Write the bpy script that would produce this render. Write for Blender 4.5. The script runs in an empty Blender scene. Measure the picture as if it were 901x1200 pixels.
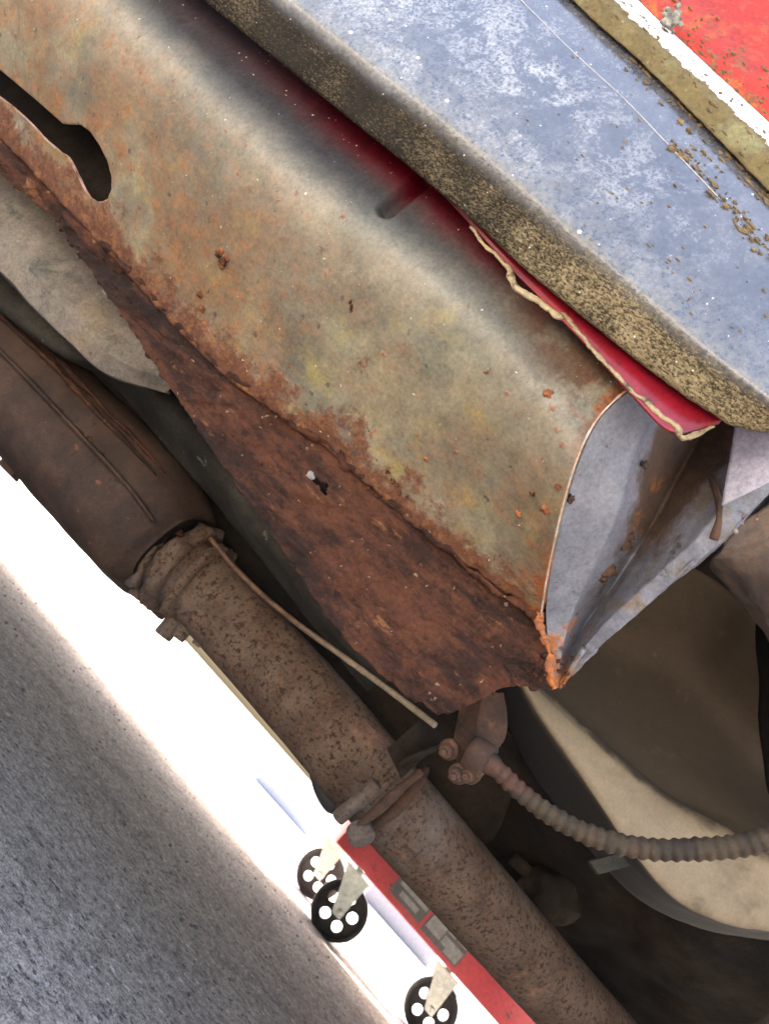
import bpy, bmesh, math, random
import numpy as np
from mathutils import Vector, Matrix, noise as mn
random.seed(7); np.random.seed(7)
S = bpy.context.scene
COL = S.collection
# ------------------------------------------------------------------ camera
PITCH = math.radians(16.4)
CAM = np.array([0.0, 0.0, 0.2])
FPX = 933.0
HX, HY = 0.665, 0.7468            # picture direction that is level in the world (camera is rolled)
FW = np.array([0, math.cos(PITCH), math.sin(PITCH)])
UP0 = np.array([0, -math.sin(PITCH), math.cos(PITCH)])
RT0 = np.array([1.0, 0, 0])
cd = bpy.data.cameras.new('camera'); cam = bpy.data.objects.new('camera', cd); COL.objects.link(cam)
cx_ = HX * RT0 + HY * UP0; cy_ = -HY * RT0 + HX * UP0; cz_ = -FW
cam.matrix_world = Matrix(((cx_[0], cy_[0], cz_[0], CAM[0]), (cx_[1], cy_[1], cz_[1], CAM[1]), (cx_[2], cy_[2], cz_[2], CAM[2]), (0, 0, 0, 1)))
cd.sensor_fit = 'VERTICAL'; cd.sensor_height = 36; cd.sensor_width = 27
cd.lens = FPX / 1200 * 36
cd.clip_start = 0.02; cd.clip_end = 3000
cd.dof.use_dof = True; cd.dof.focus_distance = 0.37; cd.dof.aperture_fstop = 26
S.camera = cam
AX = np.array([-0.9583, 0.2857, 0.0])   # along the car, away from the viewer (left in the picture)
BX = np.array([0.2857, 0.9583, 0.0])    # across the car, away from the camera
# ------------------------------------------------------------------ light
W = bpy.data.worlds.new('World'); S.world = W; W.use_nodes = True
wn = W.node_tree.nodes; wl = W.node_tree.links
bg = wn['Background']; sky = wn.new('ShaderNodeTexSky'); sky.sky_type = 'NISHITA'; sky.sun_disc = False
SUN_EL = math.radians(58); SUN_AZ = math.atan2(BX[0], BX[1])
sky.sun_elevation = SUN_EL; sky.sun_rotation = SUN_AZ; sky.air_density = 1.0; sky.dust_density = 7.0; sky.ozone_density = 0.4
wl.new(sky.outputs[0], bg.inputs[0]); bg.inputs[1].default_value = 0.15
sd = bpy.data.lights.new('sun', 'SUN'); sd.energy = 4.0; sd.angle = math.radians(0.53); sd.color = (1, 0.95, 0.87)
sun = bpy.data.objects.new('sun', sd); COL.objects.link(sun)
tosun = Vector((BX[0] * math.cos(SUN_EL), BX[1] * math.cos(SUN_EL), math.sin(SUN_EL)))
sun.rotation_euler = tosun.to_track_quat('Z', 'Y').to_euler(); sun.location = tosun * 20
S.view_settings.view_transform = 'Standard'; S.view_settings.look = 'None'
S.view_settings.exposure = 3.05; S.view_settings.gamma = 1; S.view_settings.use_curve_mapping = False
S.render.engine = 'CYCLES'; S.cycles.max_bounces = 10; S.cycles.diffuse_bounces = 6; S.cycles.use_denoising = True
S.cycles.sample_clamp_indirect = 6

# ------------------------------------------------------------------ geometry helpers
def ray(px, py):
    dx = px - 450.5; dy = py - 600.0
    h = dx * HX + dy * HY; n = dx * HY - dy * HX
    return FW * FPX + RT0 * h + UP0 * n
def V(px, py, w):                      # point on the upright plane that runs along the car at distance w
    r = ray(px, py); return CAM + r * (w / r.dot(BX))
def D(px, py, d):                      # point at depth d straight ahead
    r = ray(px, py); return CAM + r * (d / r[1])
def G(px, py, z=0.0):                  # point at height z
    r = ray(px, py); return CAM + r * ((z - CAM[2]) / r[2])
def ABZ(a, b, z):                      # car frame
    return AX * a + BX * b + np.array([0, 0, z])
def proj(p):                           # world point -> photograph position (for cutting holes only)
    d = np.asarray(p) - CAM; z = d.dot(FW); h = d.dot(RT0) / z * FPX; n = d.dot(UP0) / z * FPX
    return 450.5 + h * HX + n * HY, 600 + h * HY - n * HX
def inside(poly, x, y):
    c = False; j = len(poly) - 1
    for i in range(len(poly)):
        (xi, yi), (xj, yj) = poly[i], poly[j]
        if (yi > y) != (yj > y) and x < (xj - xi) * (y - yi) / (yj - yi) + xi: c = not c
        j = i
    return c
def nz(p, s, seed=0.0):
    return mn.noise(Vector((p[0] * s + seed, p[1] * s + seed * 1.7, p[2] * s - seed)))
def fbm(p, s, seed=0.0, o=4):
    return sum(nz(p, s * 2 ** i, seed + i) / 1.7 ** i for i in range(o))

def link(o, parent=None):
    COL.objects.link(o)
    if parent is not None: o.parent = parent
    return o
def wpos(o):
    p = Vector((0, 0, 0))
    while o is not None: p += o.location; o = o.parent
    return p
def build(name, verts, faces, mat, parent=None, uv=None, smooth=True, label=None, cat=None, kind=None, group=None):
    verts = np.asarray(verts, float)
    c = (verts.min(0) + verts.max(0)) / 2
    me = bpy.data.meshes.new(name)
    me.from_pydata([tuple(v) for v in (verts - c)], [], faces)
    if uv is not None:
        l = me.uv_layers.new(name='UVMap')
        vi = np.zeros(len(me.loops), int); me.loops.foreach_get('vertex_index', vi)
        l.data.foreach_set('uv', np.asarray(uv, float)[vi].ravel())
    if smooth: me.polygons.foreach_set('use_smooth', [True] * len(me.polygons))
    me.materials.append(mat); me.update()
    o = bpy.data.objects.new(name, me); link(o, parent)
    o.location = Vector(c) - (wpos(parent) if parent else Vector((0, 0, 0)))
    tag(o, label, cat, kind, group)
    return o
def tag(o, label=None, cat=None, kind=None, group=None):
    if label: o['label'] = label
    if cat: o['category'] = cat
    if kind: o['kind'] = kind
    if group: o['group'] = group
    return o
def empty(name, loc, label, cat, group=None):
    o = bpy.data.objects.new(name, None); link(o); o.location = loc; o.empty_display_size = .05
    return tag(o, label, cat, None, group)

def cr(pts, m):                         # Catmull-Rom through pts, m samples
    pts = np.asarray(pts, float); n = len(pts)
    if n == 2:
        t = np.linspace(0, 1, m)[:, None]; return pts[0] * (1 - t) + pts[1] * t
    P = np.vstack([2 * pts[0] - pts[1], pts, 2 * pts[-1] - pts[-2]])
    out = []
    for t in np.linspace(0, n - 1, m):
        i = min(int(t), n - 2); f = t - i
        a, b, c, d = P[i], P[i + 1], P[i + 2], P[i + 3]
        out.append(0.5 * (2 * b + (c - a) * f + (2 * a - 5 * b + 4 * c - d) * f * f + (3 * b - a - 3 * c + d) * f ** 3))
    return np.array(out)
def lin(pts, m):
    pts = np.asarray(pts, float); t = np.linspace(0, len(pts) - 1, m)
    return np.stack([np.interp(t, range(len(pts)), pts[:, k]) for k in range(pts.shape[1])], 1)
def surf(rows, nu, nv, straight=False, f=V):  # rows of (px,py,w) -> grid[nv][nu] of world points
    R = [np.array([f(*p) for p in r]) for r in rows]
    R = np.array([cr(r, nu) for r in R])
    g = lin if straight else cr
    return np.stack([g(R[:, i], nv) for i in range(nu)], 1)
def normals(g):
    du = np.gradient(g, axis=1); dv = np.gradient(g, axis=0)
    n = np.cross(du, dv); n /= np.linalg.norm(n, axis=2, keepdims=True) + 1e-12
    flip = np.sign(np.sum(n * (CAM - g), axis=2).mean()) or 1
    return n * flip                     # pointing to the open side
def sheet(name, g, mat, parent, th=0.0015, disp=None, cutters=(), hole=None, **kw):
    g = g.copy(); nrm = normals(g); nv, nu = g.shape[:2]
    if disp:
        for j in range(nv):
            for i in range(nu): g[j, i] += nrm[j, i] * disp(g[j, i], i / (nu - 1), j / (nv - 1))
        nrm = normals(g)
    vs = g.reshape(-1, 3); bk = (g - nrm * th).reshape(-1, 3); N = nu * nv
    uu, vv = np.meshgrid(np.linspace(0, 1, nu), np.linspace(0, 1, nv))
    uv = np.stack([uu, vv], 2).reshape(-1, 2)
    fs = []
    # orientation test
    q = [0, 1, nu + 1, nu]
    fn = np.cross(vs[1] - vs[0], vs[nu] - vs[0]); fw = fn.dot(nrm[0, 0]) > 0
    def add(a, b, c, d):
        fs.append((a, b, c, d) if fw else (d, c, b, a))
    for j in range(nv - 1):
        for i in range(nu - 1):
            a = j * nu + i
            if hole:
                x, y = proj((g[j, i] + g[j + 1, i + 1]) / 2)
                if inside(hole, x, y): continue
            add(a, a + 1, a + nu + 1, a + nu)
            add(N + a + nu, N + a + nu + 1, N + a + 1, N + a)
    for i in range(nu - 1):
        add(i + 1, i, N + i, N + i + 1)
        a = (nv - 1) * nu + i; add(a, a + 1, N + a + 1, N + a)
    for j in range(nv - 1):
        a = j * nu; add(a, a + nu, N + a + nu, N + a)
        a = j * nu + nu - 1; add(a + nu, a, N + a, N + a + nu)
    o = build(name, np.vstack([vs, bk]), fs, mat, parent, np.vstack([uv, uv]), **kw)
    for poly, w0, w1 in cutters:
        n = len(poly)
        a = [V(x, y, w0) for x, y in poly]; b = [V(x, y, w1) for x, y in poly]
        me = bpy.data.meshes.new('cut'); me.from_pydata([tuple(p) for p in a + b], [], [list(range(n))[::-1], list(range(n, 2 * n))] + [(i, (i + 1) % n, n + (i + 1) % n, n + i) for i in range(n)])
        bm = bmesh.new(); bm.from_mesh(me); bmesh.ops.recalc_face_normals(bm, faces=bm.faces); bm.to_mesh(me); bm.free()
        c = bpy.data.objects.new('cut', me); COL.objects.link(c)
        m = o.modifiers.new('b', 'BOOLEAN'); m.object = c; m.operation = 'DIFFERENCE'; m.solver = 'EXACT'
        bpy.context.view_layer.update()
        me2 = bpy.data.meshes.new_from_object(o.evaluated_get(bpy.context.evaluated_depsgraph_get()))
        o.modifiers.clear(); o.data = me2; bpy.data.objects.remove(c)
        # keep flat shading on the cut rim
        me2.polygons.foreach_set('use_smooth', [True] * len(me2.polygons))
    return o
def tube(path, rad, seg=24, ref=None, caps=True, flat=None):
    """path Nx3, rad scalar/list or (ra,rb); returns verts, faces, uv"""
    path = np.asarray(path, float); n = len(path)
    rad = np.broadcast_to(np.asarray(rad, float), (n,)) if np.ndim(rad) < 2 else np.asarray(rad)
    T = np.gradient(path, axis=0); T /= np.linalg.norm(T, axis=1, keepdims=True)
    up = np.array([0, 0, 1.0]) if ref is None else np.asarray(ref, float)
    vs, uv = [], []
    for i in range(n):
        x = np.cross(T[i], up); x /= np.linalg.norm(x); y = np.cross(x, T[i])
        ra, rb = (rad[i], rad[i]) if rad.ndim == 1 else rad[i]
        for k in range(seg):
            a = 2 * math.pi * k / seg
            vs.append(path[i] + x * math.cos(a) * ra + y * math.sin(a) * rb); uv.append((i / (n - 1), k / seg))
    fs = [(i * seg + k, i * seg + (k + 1) % seg, (i + 1) * seg + (k + 1) % seg, (i + 1) * seg + k) for i in range(n - 1) for k in range(seg)]
    if caps:
        fs.append(tuple(range(seg))[::-1]); fs.append(tuple((n - 1) * seg + k for k in range(seg)))
    return np.array(vs), fs, np.array(uv)
class MB:
    def __init__(s): s.v = []; s.f = []; s.uv = []; s.n = 0
    def add(s, vs, fs, uv=None):
        vs = np.asarray(vs, float); s.v.append(vs); s.f += [tuple(i + s.n for i in f) for f in fs]
        s.uv.append(np.asarray(uv) if uv is not None else np.zeros((len(vs), 2))); s.n += len(vs); return s
    def box(s, c, ex, ey, ez, bev=0.12):
        """box centred c with half-axis vectors, chamfered"""
        c, ex, ey, ez = map(lambda q: np.asarray(q, float), (c, ex, ey, ez))
        m = min(np.linalg.norm(e) for e in (ex, ey, ez)) * bev * 2
        bm = bmesh.new(); bmesh.ops.create_cube(bm, size=2)
        L = [np.linalg.norm(e) for e in (ex, ey, ez)]
        for v in bm.verts: v.co = Vector((v.co[0] * L[0], v.co[1] * L[1], v.co[2] * L[2]))
        if bev: bmesh.ops.bevel(bm, geom=bm.edges[:], offset=m, segments=2, affect='EDGES', profile=.6)
        bmesh.ops.recalc_face_normals(bm, faces=bm.faces)
        U = [e / l for e, l in zip((ex, ey, ez), L)]
        vs = [c + U[0] * v.co[0] + U[1] * v.co[1] + U[2] * v.co[2] for v in bm.verts]
        bm.verts.index_update(); fs = [[v.index for v in f.verts] for f in bm.faces]; bm.free()
        return s.add(vs, fs)
    def tube(s, *a, **k): return s.add(*tube(*a, **k))
    def cyl(s, p0, p1, r, seg=20, r1=None):
        p0 = np.asarray(p0, float); p1 = np.asarray(p1, float); d = (p1 - p0) / np.linalg.norm(p1 - p0)
        ref = np.array([0, 0, 1.0]) if abs(d[2]) < .9 else AX
        L = np.linalg.norm(p1 - p0); r1 = r if r1 is None else r1; b = min(.12 * r, .2 * L)
        return s.tube([p0, p0 + d * 1e-5 + d * b, p1 - d * b, p1], [r - b, r, r1, r1 - b], seg=seg, ref=ref)
    def build(s, name, mat, parent=None, **kw):
        return build(name, np.vstack(s.v), s.f, mat, parent, np.vstack(s.uv), **kw)
def lump(c, r, seed=0, sq=(1, 1, 1), sub=2, amp=.35):
    bm = bmesh.new(); bmesh.ops.create_icosphere(bm, subdivisions=sub, radius=1)
    vs = []
    for v in bm.verts:
        k = 1 + amp * (mn.noise(v.co * 1.6 + Vector((seed * 3.1, seed, 0))) + .5 * mn.noise(v.co * 4 + Vector((seed, 0, 5))))
        vs.append(np.asarray(c) + np.array([v.co[0] * sq[0], v.co[1] * sq[1], v.co[2] * sq[2]]) * r * k)
    bm.verts.index_update(); fs = [[v.index for v in f.verts] for f in bm.faces]; bm.free()
    return vs, fs

# ------------------------------------------------------------------ material helper
KA = .80
class Mat:
    def __init__(s, name, rough=.6, metallic=0.0, spec=.5, coat=0):
        s.micro = 1
        s.m = bpy.data.materials.new(name); s.m.use_nodes = True; s.nt = s.m.node_tree
        s.b = s.nt.nodes['Principled BSDF']
        s.b.inputs['Metallic'].default_value = metallic; s.b.inputs['Specular IOR Level'].default_value = spec
        s.b.inputs['Coat Weight'].default_value = coat; s.b.inputs['Coat Roughness'].default_value = .12
        s.rv = s.val(rough); s.hv = None; s.c = None
        geo = s.n('ShaderNodeNewGeometry'); mp = s.n('ShaderNodeMapping'); mp.vector_type = 'POINT'
        mp.inputs['Rotation'].default_value = (0, 0, -math.atan2(AX[1], AX[0]))
        s.nt.links.new(geo.outputs['Position'], mp.inputs[0]); s.p = mp.outputs[0]
        s.uvn = s.n('ShaderNodeUVMap'); sp = s.n('ShaderNodeSeparateXYZ'); s.nt.links.new(s.uvn.outputs[0], sp.inputs[0])
        s.u, s.v = sp.outputs[0], sp.outputs[1]
    def setin(s, name, x): s.L(x, s.b.inputs[name])
    def n(s, t): return s.nt.nodes.new(t)
    def L(s, a, b): s.nt.links.new(a, b)
    def val(s, x):
        v = s.n('ShaderNodeValue'); v.outputs[0].default_value = x; return v.outputs[0]
    def math(s, op, a, b=None, c=None, clamp=False):
        m = s.n('ShaderNodeMath'); m.operation = op; m.use_clamp = clamp
        for i, x in enumerate((a, b, c)):
            if x is None: continue
            if isinstance(x, (int, float)): m.inputs[i].default_value = x
            else: s.L(x, m.inputs[i])
        return m.outputs[0]
    def noise(s, scale, detail=4, rough=.55, seed=0, stretch=(1, 1, 1), dist=0.0):
        mp = s.n('ShaderNodeMapping'); s.L(s.p, mp.inputs[0])
        mp.inputs['Scale'].default_value = stretch; mp.inputs['Location'].default_value = (seed * 1.3, seed * .7, seed * 2.1)
        t = s.n('ShaderNodeTexNoise'); s.L(mp.outputs[0], t.inputs['Vector'])
        t.inputs['Scale'].default_value = scale; t.inputs['Detail'].default_value = detail; t.inputs['Roughness'].default_value = rough
        t.inputs['Distortion'].default_value = dist
        return t.outputs[0]
    def vor(s, scale, seed=0, rnd=1.0, stretch=(1, 1, 1), warp=.0):
        mp = s.n('ShaderNodeMapping'); s.L(s.p, mp.inputs[0]); mp.inputs['Location'].default_value = (seed, seed * 2, seed * .3)
        mp.inputs['Scale'].default_value = stretch
        t = s.n('ShaderNodeTexVoronoi'); src = mp.outputs[0]
        if warp:
            nt = s.n('ShaderNodeTexNoise'); s.L(src, nt.inputs['Vector']); nt.inputs['Scale'].default_value = scale * 1.7; nt.inputs['Detail'].default_value = 3
            vm = s.n('ShaderNodeVectorMath'); vm.operation = 'MULTIPLY_ADD'; s.L(nt.outputs[1], vm.inputs[0]); vm.inputs[1].default_value = (1.1 / scale,) * 3; s.L(src, vm.inputs[2]); src = vm.outputs[0]
        s.L(src, t.inputs['Vector']); t.inputs['Scale'].default_value = scale
        t.inputs['Randomness'].default_value = rnd
        return t.outputs['Distance'], t.outputs['Color']
    def specks(s, scale, size, share=1.0, seed=0, soft=.02, warp=1):   # small irregular dots
        d, c = s.vor(scale, seed, warp=warp)
        sp = s.n('ShaderNodeSeparateColor'); s.L(c, sp.inputs[0])
        r = s.math('MULTIPLY', sp.outputs[0], size)
        m = s.step(s.math('SUBTRACT', r, d), 0, soft)
        return s.math('MULTIPLY', m, s.math('LESS_THAN', sp.outputs[1], share))
    def step(s, x, lo, hi):
        if lo > hi: return s.math('SUBTRACT', 1.0, s.step(x, hi, lo))
        r = s.n('ShaderNodeMapRange'); r.interpolation_type = 'SMOOTHSTEP'; s.L(x, r.inputs[0])
        r.inputs[1].default_value = lo; r.inputs[2].default_value = hi; return r.outputs[0]
    def curve(s, x, pts):              # piecewise-linear ramp of a parameter
        r = s.n('ShaderNodeValToRGB'); s.L(x, r.inputs[0]); el = r.color_ramp.elements
        while len(el) > 1: el.remove(el[-1])
        for i, (p, v) in enumerate(pts):
            e = el[0] if i == 0 else el.new(p)
            e.position = p; e.color = (v, v, v, 1)
        return r.outputs[0]
    def col(s, a):
        c = s.n('ShaderNodeRGB'); c.outputs[0].default_value = (*[q * KA for q in a], 1); return c.outputs[0]
    def base(s, a, b=None, scale=20, lo=.35, hi=.65, **k):
        s.c = s.col(a)
        if b is not None: s.layer(b, s.step(s.noise(scale, **k), lo, hi))
        return s
    def layer(s, color, fac, rough=None, height=None):
        m = s.n('ShaderNodeMix'); m.data_type = 'RGBA'
        s.L(fac, m.inputs['Factor']); s.L(s.c, m.inputs['A'])
        if isinstance(color, tuple): m.inputs['B'].default_value = (*[q * KA for q in color], 1)
        else: s.L(color, m.inputs['B'])
        s.c = m.outputs['Result']
        if rough is not None:
            s.rv = s.math('ADD', s.math('MULTIPLY', s.rv, s.math('SUBTRACT', 1.0, fac)), s.math('MULTIPLY', fac, rough))
        if height is not None: s.h(s.math('MULTIPLY', fac, height))
        return s
    def h(s, x):                       # height in metres
        s.hv = x if s.hv is None else s.math('ADD', s.hv, x); return s
    def grain(s, scale, h, detail=5, **k): return s.h(s.math('MULTIPLY', s.noise(scale, detail, **k), h))
    def done(s, strength=1.0):
        if s.micro:                    # fine mottling that every real dirty surface has
            f = s.math('MULTIPLY_ADD', s.math('SUBTRACT', s.math('ADD', s.noise(520, 4, .75, 91), s.math('MULTIPLY', s.noise(110, 5, .7, 92), .7)), .85), 1.5 * s.micro, 1.0, clamp=False)
            v = s.n('ShaderNodeVectorMath'); v.operation = 'SCALE'; s.L(s.c, v.inputs[0]); s.L(s.math('MINIMUM', s.math('MAXIMUM', f, .45), 1.7), v.inputs['Scale']); s.c = v.outputs[0]
        s.L(s.c, s.b.inputs['Base Color']); s.L(s.rv, s.b.inputs['Roughness'])
        if s.hv is not None:
            b = s.n('ShaderNodeBump'); b.inputs['Distance'].default_value = 1.0; b.inputs['Strength'].default_value = strength
            s.L(s.hv, b.inputs['Height']); s.L(b.outputs[0], s.b.inputs['Normal'])
        return s.m

def m_sill():
    m = Mat('weathered_grey_paint', rough=.36, spec=.5)
    m.base((.19, .17, .115), (.12, .12, .085), scale=26, detail=5, seed=2)
    low = m.curve(m.v, [(0, 0), (.42, .05), (.55, .4), (.68, .8), (1, .9)])
    # pale chalky patches
    m.setin('Specular IOR Level', m.curve(m.v, [(0, .08), (.36, .14), (.5, .65), (.7, .65), (1, .4)]))
    m.layer((.31, .285, .175), m.math('MULTIPLY', m.step(m.noise(22, 5, .6, 9), .42, .72), low))
    m.layer((.33, .27, .07), m.math('MULTIPLY', m.step(m.noise(45, 5, .65, 19), .52, .72), m.math('MULTIPLY', low, .75)))
    # brown bloom of rust, stronger at the left end and near the lower edge
    left = m.curve(m.u, [(0, 1), (.45, .75), (.62, .35), (.8, .22), (.93, .4), (1, .7)])
    bloom = m.math('MULTIPLY', m.step(m.noise(24, 8, .72, 4, dist=.3), .34, .58), m.math('MULTIPLY', low, left))
    m.layer((.20, .095, .030), bloom, rough=.75, height=.00012)
    m.layer((.34, .12, .024), m.math('MULTIPLY', m.step(m.noise(120, 8, .78, 14), .48, .62), m.math('MULTIPLY', bloom, 1.0)), rough=.85, height=.0002)
    edge = m.math('MULTIPLY', m.curve(m.v, [(0, 0), (.84, 0), (.95, .5), (1, 1)]), 1)
    endr = m.curve(m.u, [(0, 0), (.93, 0), (.985, .45), (1, .8)])
    k = m.step(m.math('ADD', m.noise(60, 6, .7, 33), m.math('MULTIPLY', edge, .45)), .62, .8)
    m.layer((.12, .045, .02), k, rough=.9, height=.0004)
    m.layer((.22, .09, .03), m.math('MULTIPLY', k, m.step(m.noise(160, 6, .75, 53), .48, .62)), rough=.9, height=.0003)
    k2 = m.math('MULTIPLY', m.step(m.math('ADD', m.noise(90, 6, .7, 37), m.math('MULTIPLY', endr, .4)), .62, .85), m.curve(m.v, [(0, 1), (.3, 1), (.45, .15), (.75, .1), (.86, 1), (1, 1)]))
    m.layer((.30, .09, .02), k2, rough=.9, height=.0003)
    m.layer((.20, .07, .03), m.math('MULTIPLY', k2, m.curve(m.v, [(0, 1), (.5, .8), (.62, 0), (1, 0)])), rough=.9)
    # isolated rust pimples and pits
    m.layer((.27, .08, .03), m.math('MULTIPLY', m.specks(150, .36, .3, 3, .3), .9), rough=.9, height=.0004)
    m.layer((.06, .055, .045), m.math('MULTIPLY', m.specks(190, .38, .3, 11, .2), low), rough=.8)
    # shade under the overhanging cover, painted into the colour along the top
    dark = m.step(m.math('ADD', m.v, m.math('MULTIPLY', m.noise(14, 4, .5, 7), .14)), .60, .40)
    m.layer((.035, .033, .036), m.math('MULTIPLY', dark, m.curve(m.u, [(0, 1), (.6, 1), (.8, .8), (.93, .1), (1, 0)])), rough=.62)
    m.layer((.075, .038, .022), m.math('MULTIPLY', m.math('MULTIPLY', m.curve(m.u, [(0, 0), (.8, 0), (.9, .9), (1, 1)]), m.curve(m.v, [(0, 1), (.35, .9), (.55, 0), (1, 0)])), m.step(m.noise(40, 6, .7, 71), .36, .56)), rough=.85)
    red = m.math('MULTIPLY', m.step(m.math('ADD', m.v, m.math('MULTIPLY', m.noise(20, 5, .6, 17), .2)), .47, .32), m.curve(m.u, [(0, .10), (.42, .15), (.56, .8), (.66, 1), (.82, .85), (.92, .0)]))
    m.layer((.10, .004, .010), red, rough=.35)  # red reflection of the outer sill underside, painted into the colour
    # pale dust specks
    m.layer((.62, .55, .42), m.specks(420, .22, .10, 21, .06))
    m.grain(420, .00009); m.grain(60, .0004, 3)
    return m.done(.8)
def m_flake(name, a, b, c, scale=70, h=.0012, rough=.92):
    m = Mat(name, rough=rough, spec=.25)
    st = (.35, 1, 1)
    m.base(a, b, scale=scale, detail=7, rough=.7, stretch=st, lo=.42, hi=.6)
    m.layer(c, m.step(m.noise(scale * 1.4, 7, .7, 8, stretch=(.3, 1, 1)), .58, .68))
    m.layer((.035, .017, .012), m.step(m.noise(scale * 1.1, 6, .72, 15, stretch=(.4, 1, 1), dist=.6), .57, .66), height=-.0003)
    m.layer((.30, .20, .13), m.math('MULTIPLY', m.specks(300, .4, .12, 5, .1), .8))
    m.grain(260, h * .45, 4, rough=.7); m.layer((.02, .012, .009), m.math('MULTIPLY', m.step(m.noise(scale * .7, 7, .75, 25, stretch=(.18, 1, 1)), .53, .62), .8), height=-.0005)
    m.grain(scale * 1.2, h, 8, rough=.72, stretch=(.45, 1, 1)); m.grain(500, .0002)
    return m.done(1.0)
def m_simple(name, a, b=None, scale=30, rough=.6, metallic=0, bump=.0002, bscale=200, spec=.5, coat=0, extra=None, **k):
    m = Mat(name, rough=rough, metallic=metallic, spec=spec, coat=coat); m.base(a, b, scale, **k)
    if extra: extra(m)
    if bump: m.grain(bscale, bump)
    return m.done(.8)
M = {}
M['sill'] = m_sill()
M['flake'] = m_flake('flaking_rust', (.100, .037, .018), (.036, .016, .010), (.22, .095, .038), h=.0030)
M['blister'] = m_flake('orange_rust_blister', (.34, .13, .045), (.20, .07, .03), (.45, .26, .13), scale=150, h=.0006)
def x_plate(m):
    k = m.curve(m.v, [(0, 0), (.20, 0), (.30, .95), (.44, 1), (.56, .3), (1, .35)])
    top = m.curve(m.u, [(0, 1), (.4, .95), (.62, .5), (.8, .1), (1, 0)])
    m.layer((.075, .043, .024), m.math('MULTIPLY', m.step(m.math('ADD', m.noise(30, 6, .65, 3), m.math('MULTIPLY', m.math('MULTIPLY', k, top), .5)), .62, .85), .97), rough=.85)
    m.layer((.30, .11, .03), m.math('MULTIPLY', m.step(m.noise(55, 6, .65, 13), .58, .72), k), rough=.9)
    m.layer((.14, .05, .03), m.specks(120, .36, .3, 4, .2), rough=.9, height=.0006)
    tip = m.curve(m.u, [(0, .0), (.75, .05), (.9, .5), (1, .9)])
    m.layer((.33, .12, .035), m.step(m.math('ADD', m.noise(80, 5, .65, 23), m.math('MULTIPLY', tip, .4)), .68, .85), rough=.9, height=.0003)
    m.layer((.06, .05, .045), m.step(m.noise(50, 6, .7, 28), .60, .70), rough=.8)
    m.layer((.16, .12, .075), m.math('MULTIPLY', m.step(m.noise(70, 6, .7, 48), .48, .66), m.curve(m.v, [(0, 0), (.4, .1), (.52, .9), (1, .9)])), rough=.8)
M['plate'] = m_simple('blue_grey_paint', (.20, .20, .235), (.15, .155, .18), 18, rough=.45, bump=.0002, bscale=120, extra=x_plate)
def x_cover(m):
    # bleached bloom on old plastic, strongest at upper left; a ribbon of dry mud on the lower return
    k = m.curve(m.u, [(0, 1), (.42, .95), (.62, .35), (.75, .14), (1, .10)])
    mid = m.curve(m.v, [(0, 0), (.36, 0), (.5, .7), (.72, .9), (.86, .4), (1, .2)])
    f = m.step(m.noise(32, 12, .82, 5, dist=.3), .47, .57)
    f2 = m.step(m.noise(620, 5, .8, 15), .42, .56)
    m.layer((.42, .42, .41), m.math('MULTIPLY', m.math('MULTIPLY', f, f2), m.math('MULTIPLY', k, mid)), rough=.55)
    fil = m.step(m.noise(60, 6, .6, 45), .58, .75)
    m.layer((.15, .17, .2), m.math('MULTIPLY', fil, m.math('MULTIPLY', mid, .2)), rough=.4)
    mud = m.curve(m.v, [(0, 1), (.30, 1), (.40, .75), (.47, .15), (.55, 0), (.88, .0), (.94, .2), (1, .62)])
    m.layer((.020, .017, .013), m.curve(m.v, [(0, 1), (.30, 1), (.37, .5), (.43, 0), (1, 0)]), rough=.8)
    m.setin('Specular IOR Level', m.curve(m.v, [(0, .06), (.30, .08), (.40, .4), (.48, .75), (1, .75)]))
    m.setin('Coat Weight', m.curve(m.v, [(0, 0), (.34, 0), (.48, .5), (1, .5)]))
    m.layer((.24, .215, .165), m.math('MULTIPLY', m.curve(m.v, [(0, 0), (.33, 0), (.42, .75), (.50, .5), (.62, .12), (.7, 0)]), m.step(m.noise(300, 6, .8, 77), .38, .62)), rough=.8)
    heavy = m.curve(m.u, [(0, .6), (.35, .75), (.5, .95), (.7, 1.1), (1, 1.25)])
    g = m.math('MULTIPLY', mud, heavy)
    n = m.noise(1200, 6, .85, 25, stretch=(.5, 1, 1)); n2 = m.noise(26, 4, .6, 35)
    t = m.math('ADD', m.math('ADD', m.math('MULTIPLY', n, .8), m.math('MULTIPLY', n2, .25)), m.math('MULTIPLY', g, .24))
    m.layer((.23, .18, .10), m.math('MULTIPLY', m.step(t, .69, .81), m.step(g, .02, .2)), rough=.95, height=.0005)
    m.layer((.075, .055, .03), m.math('MULTIPLY', m.step(m.noise(420, 5, .7, 65), .55, .65), m.math('MULTIPLY', m.step(t, .65, .76), m.step(g, .02, .2))), rough=.95)
    m.layer((.8, .79, .72), m.specks(150, .15, .16, 31, .03, 0), rough=.7, height=.0002)
    m.layer((.66, .65, .6), m.math('MULTIPLY', m.specks(420, .2, .08, 41, .05, 0), 1.0), rough=.7)
M['cover'] = m_simple('black_gloss_cover', (.065, .070, .085), (.085, .088, .098), 25, rough=.24, spec=.75, bump=.00004, bscale=300, coat=.6, extra=x_cover)
def x_red(m):
    m.layer((.42, .16, .03), m.math('MULTIPLY', m.step(m.noise(60, 6, .7, 3), .52, .68), m.curve(m.v, [(0, 1), (.12, .9), (.3, .15), (.5, 0)])), rough=.8)
    m.layer((.16, .11, .05), m.math('MULTIPLY', m.step(m.noise(220, 6, .7, 9, stretch=(.6, 1, 1)), .54, .6), m.curve(m.v, [(0, 1), (.1, .8), (.25, .3), (.45, 0)])), rough=.95, height=.0003)
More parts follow.
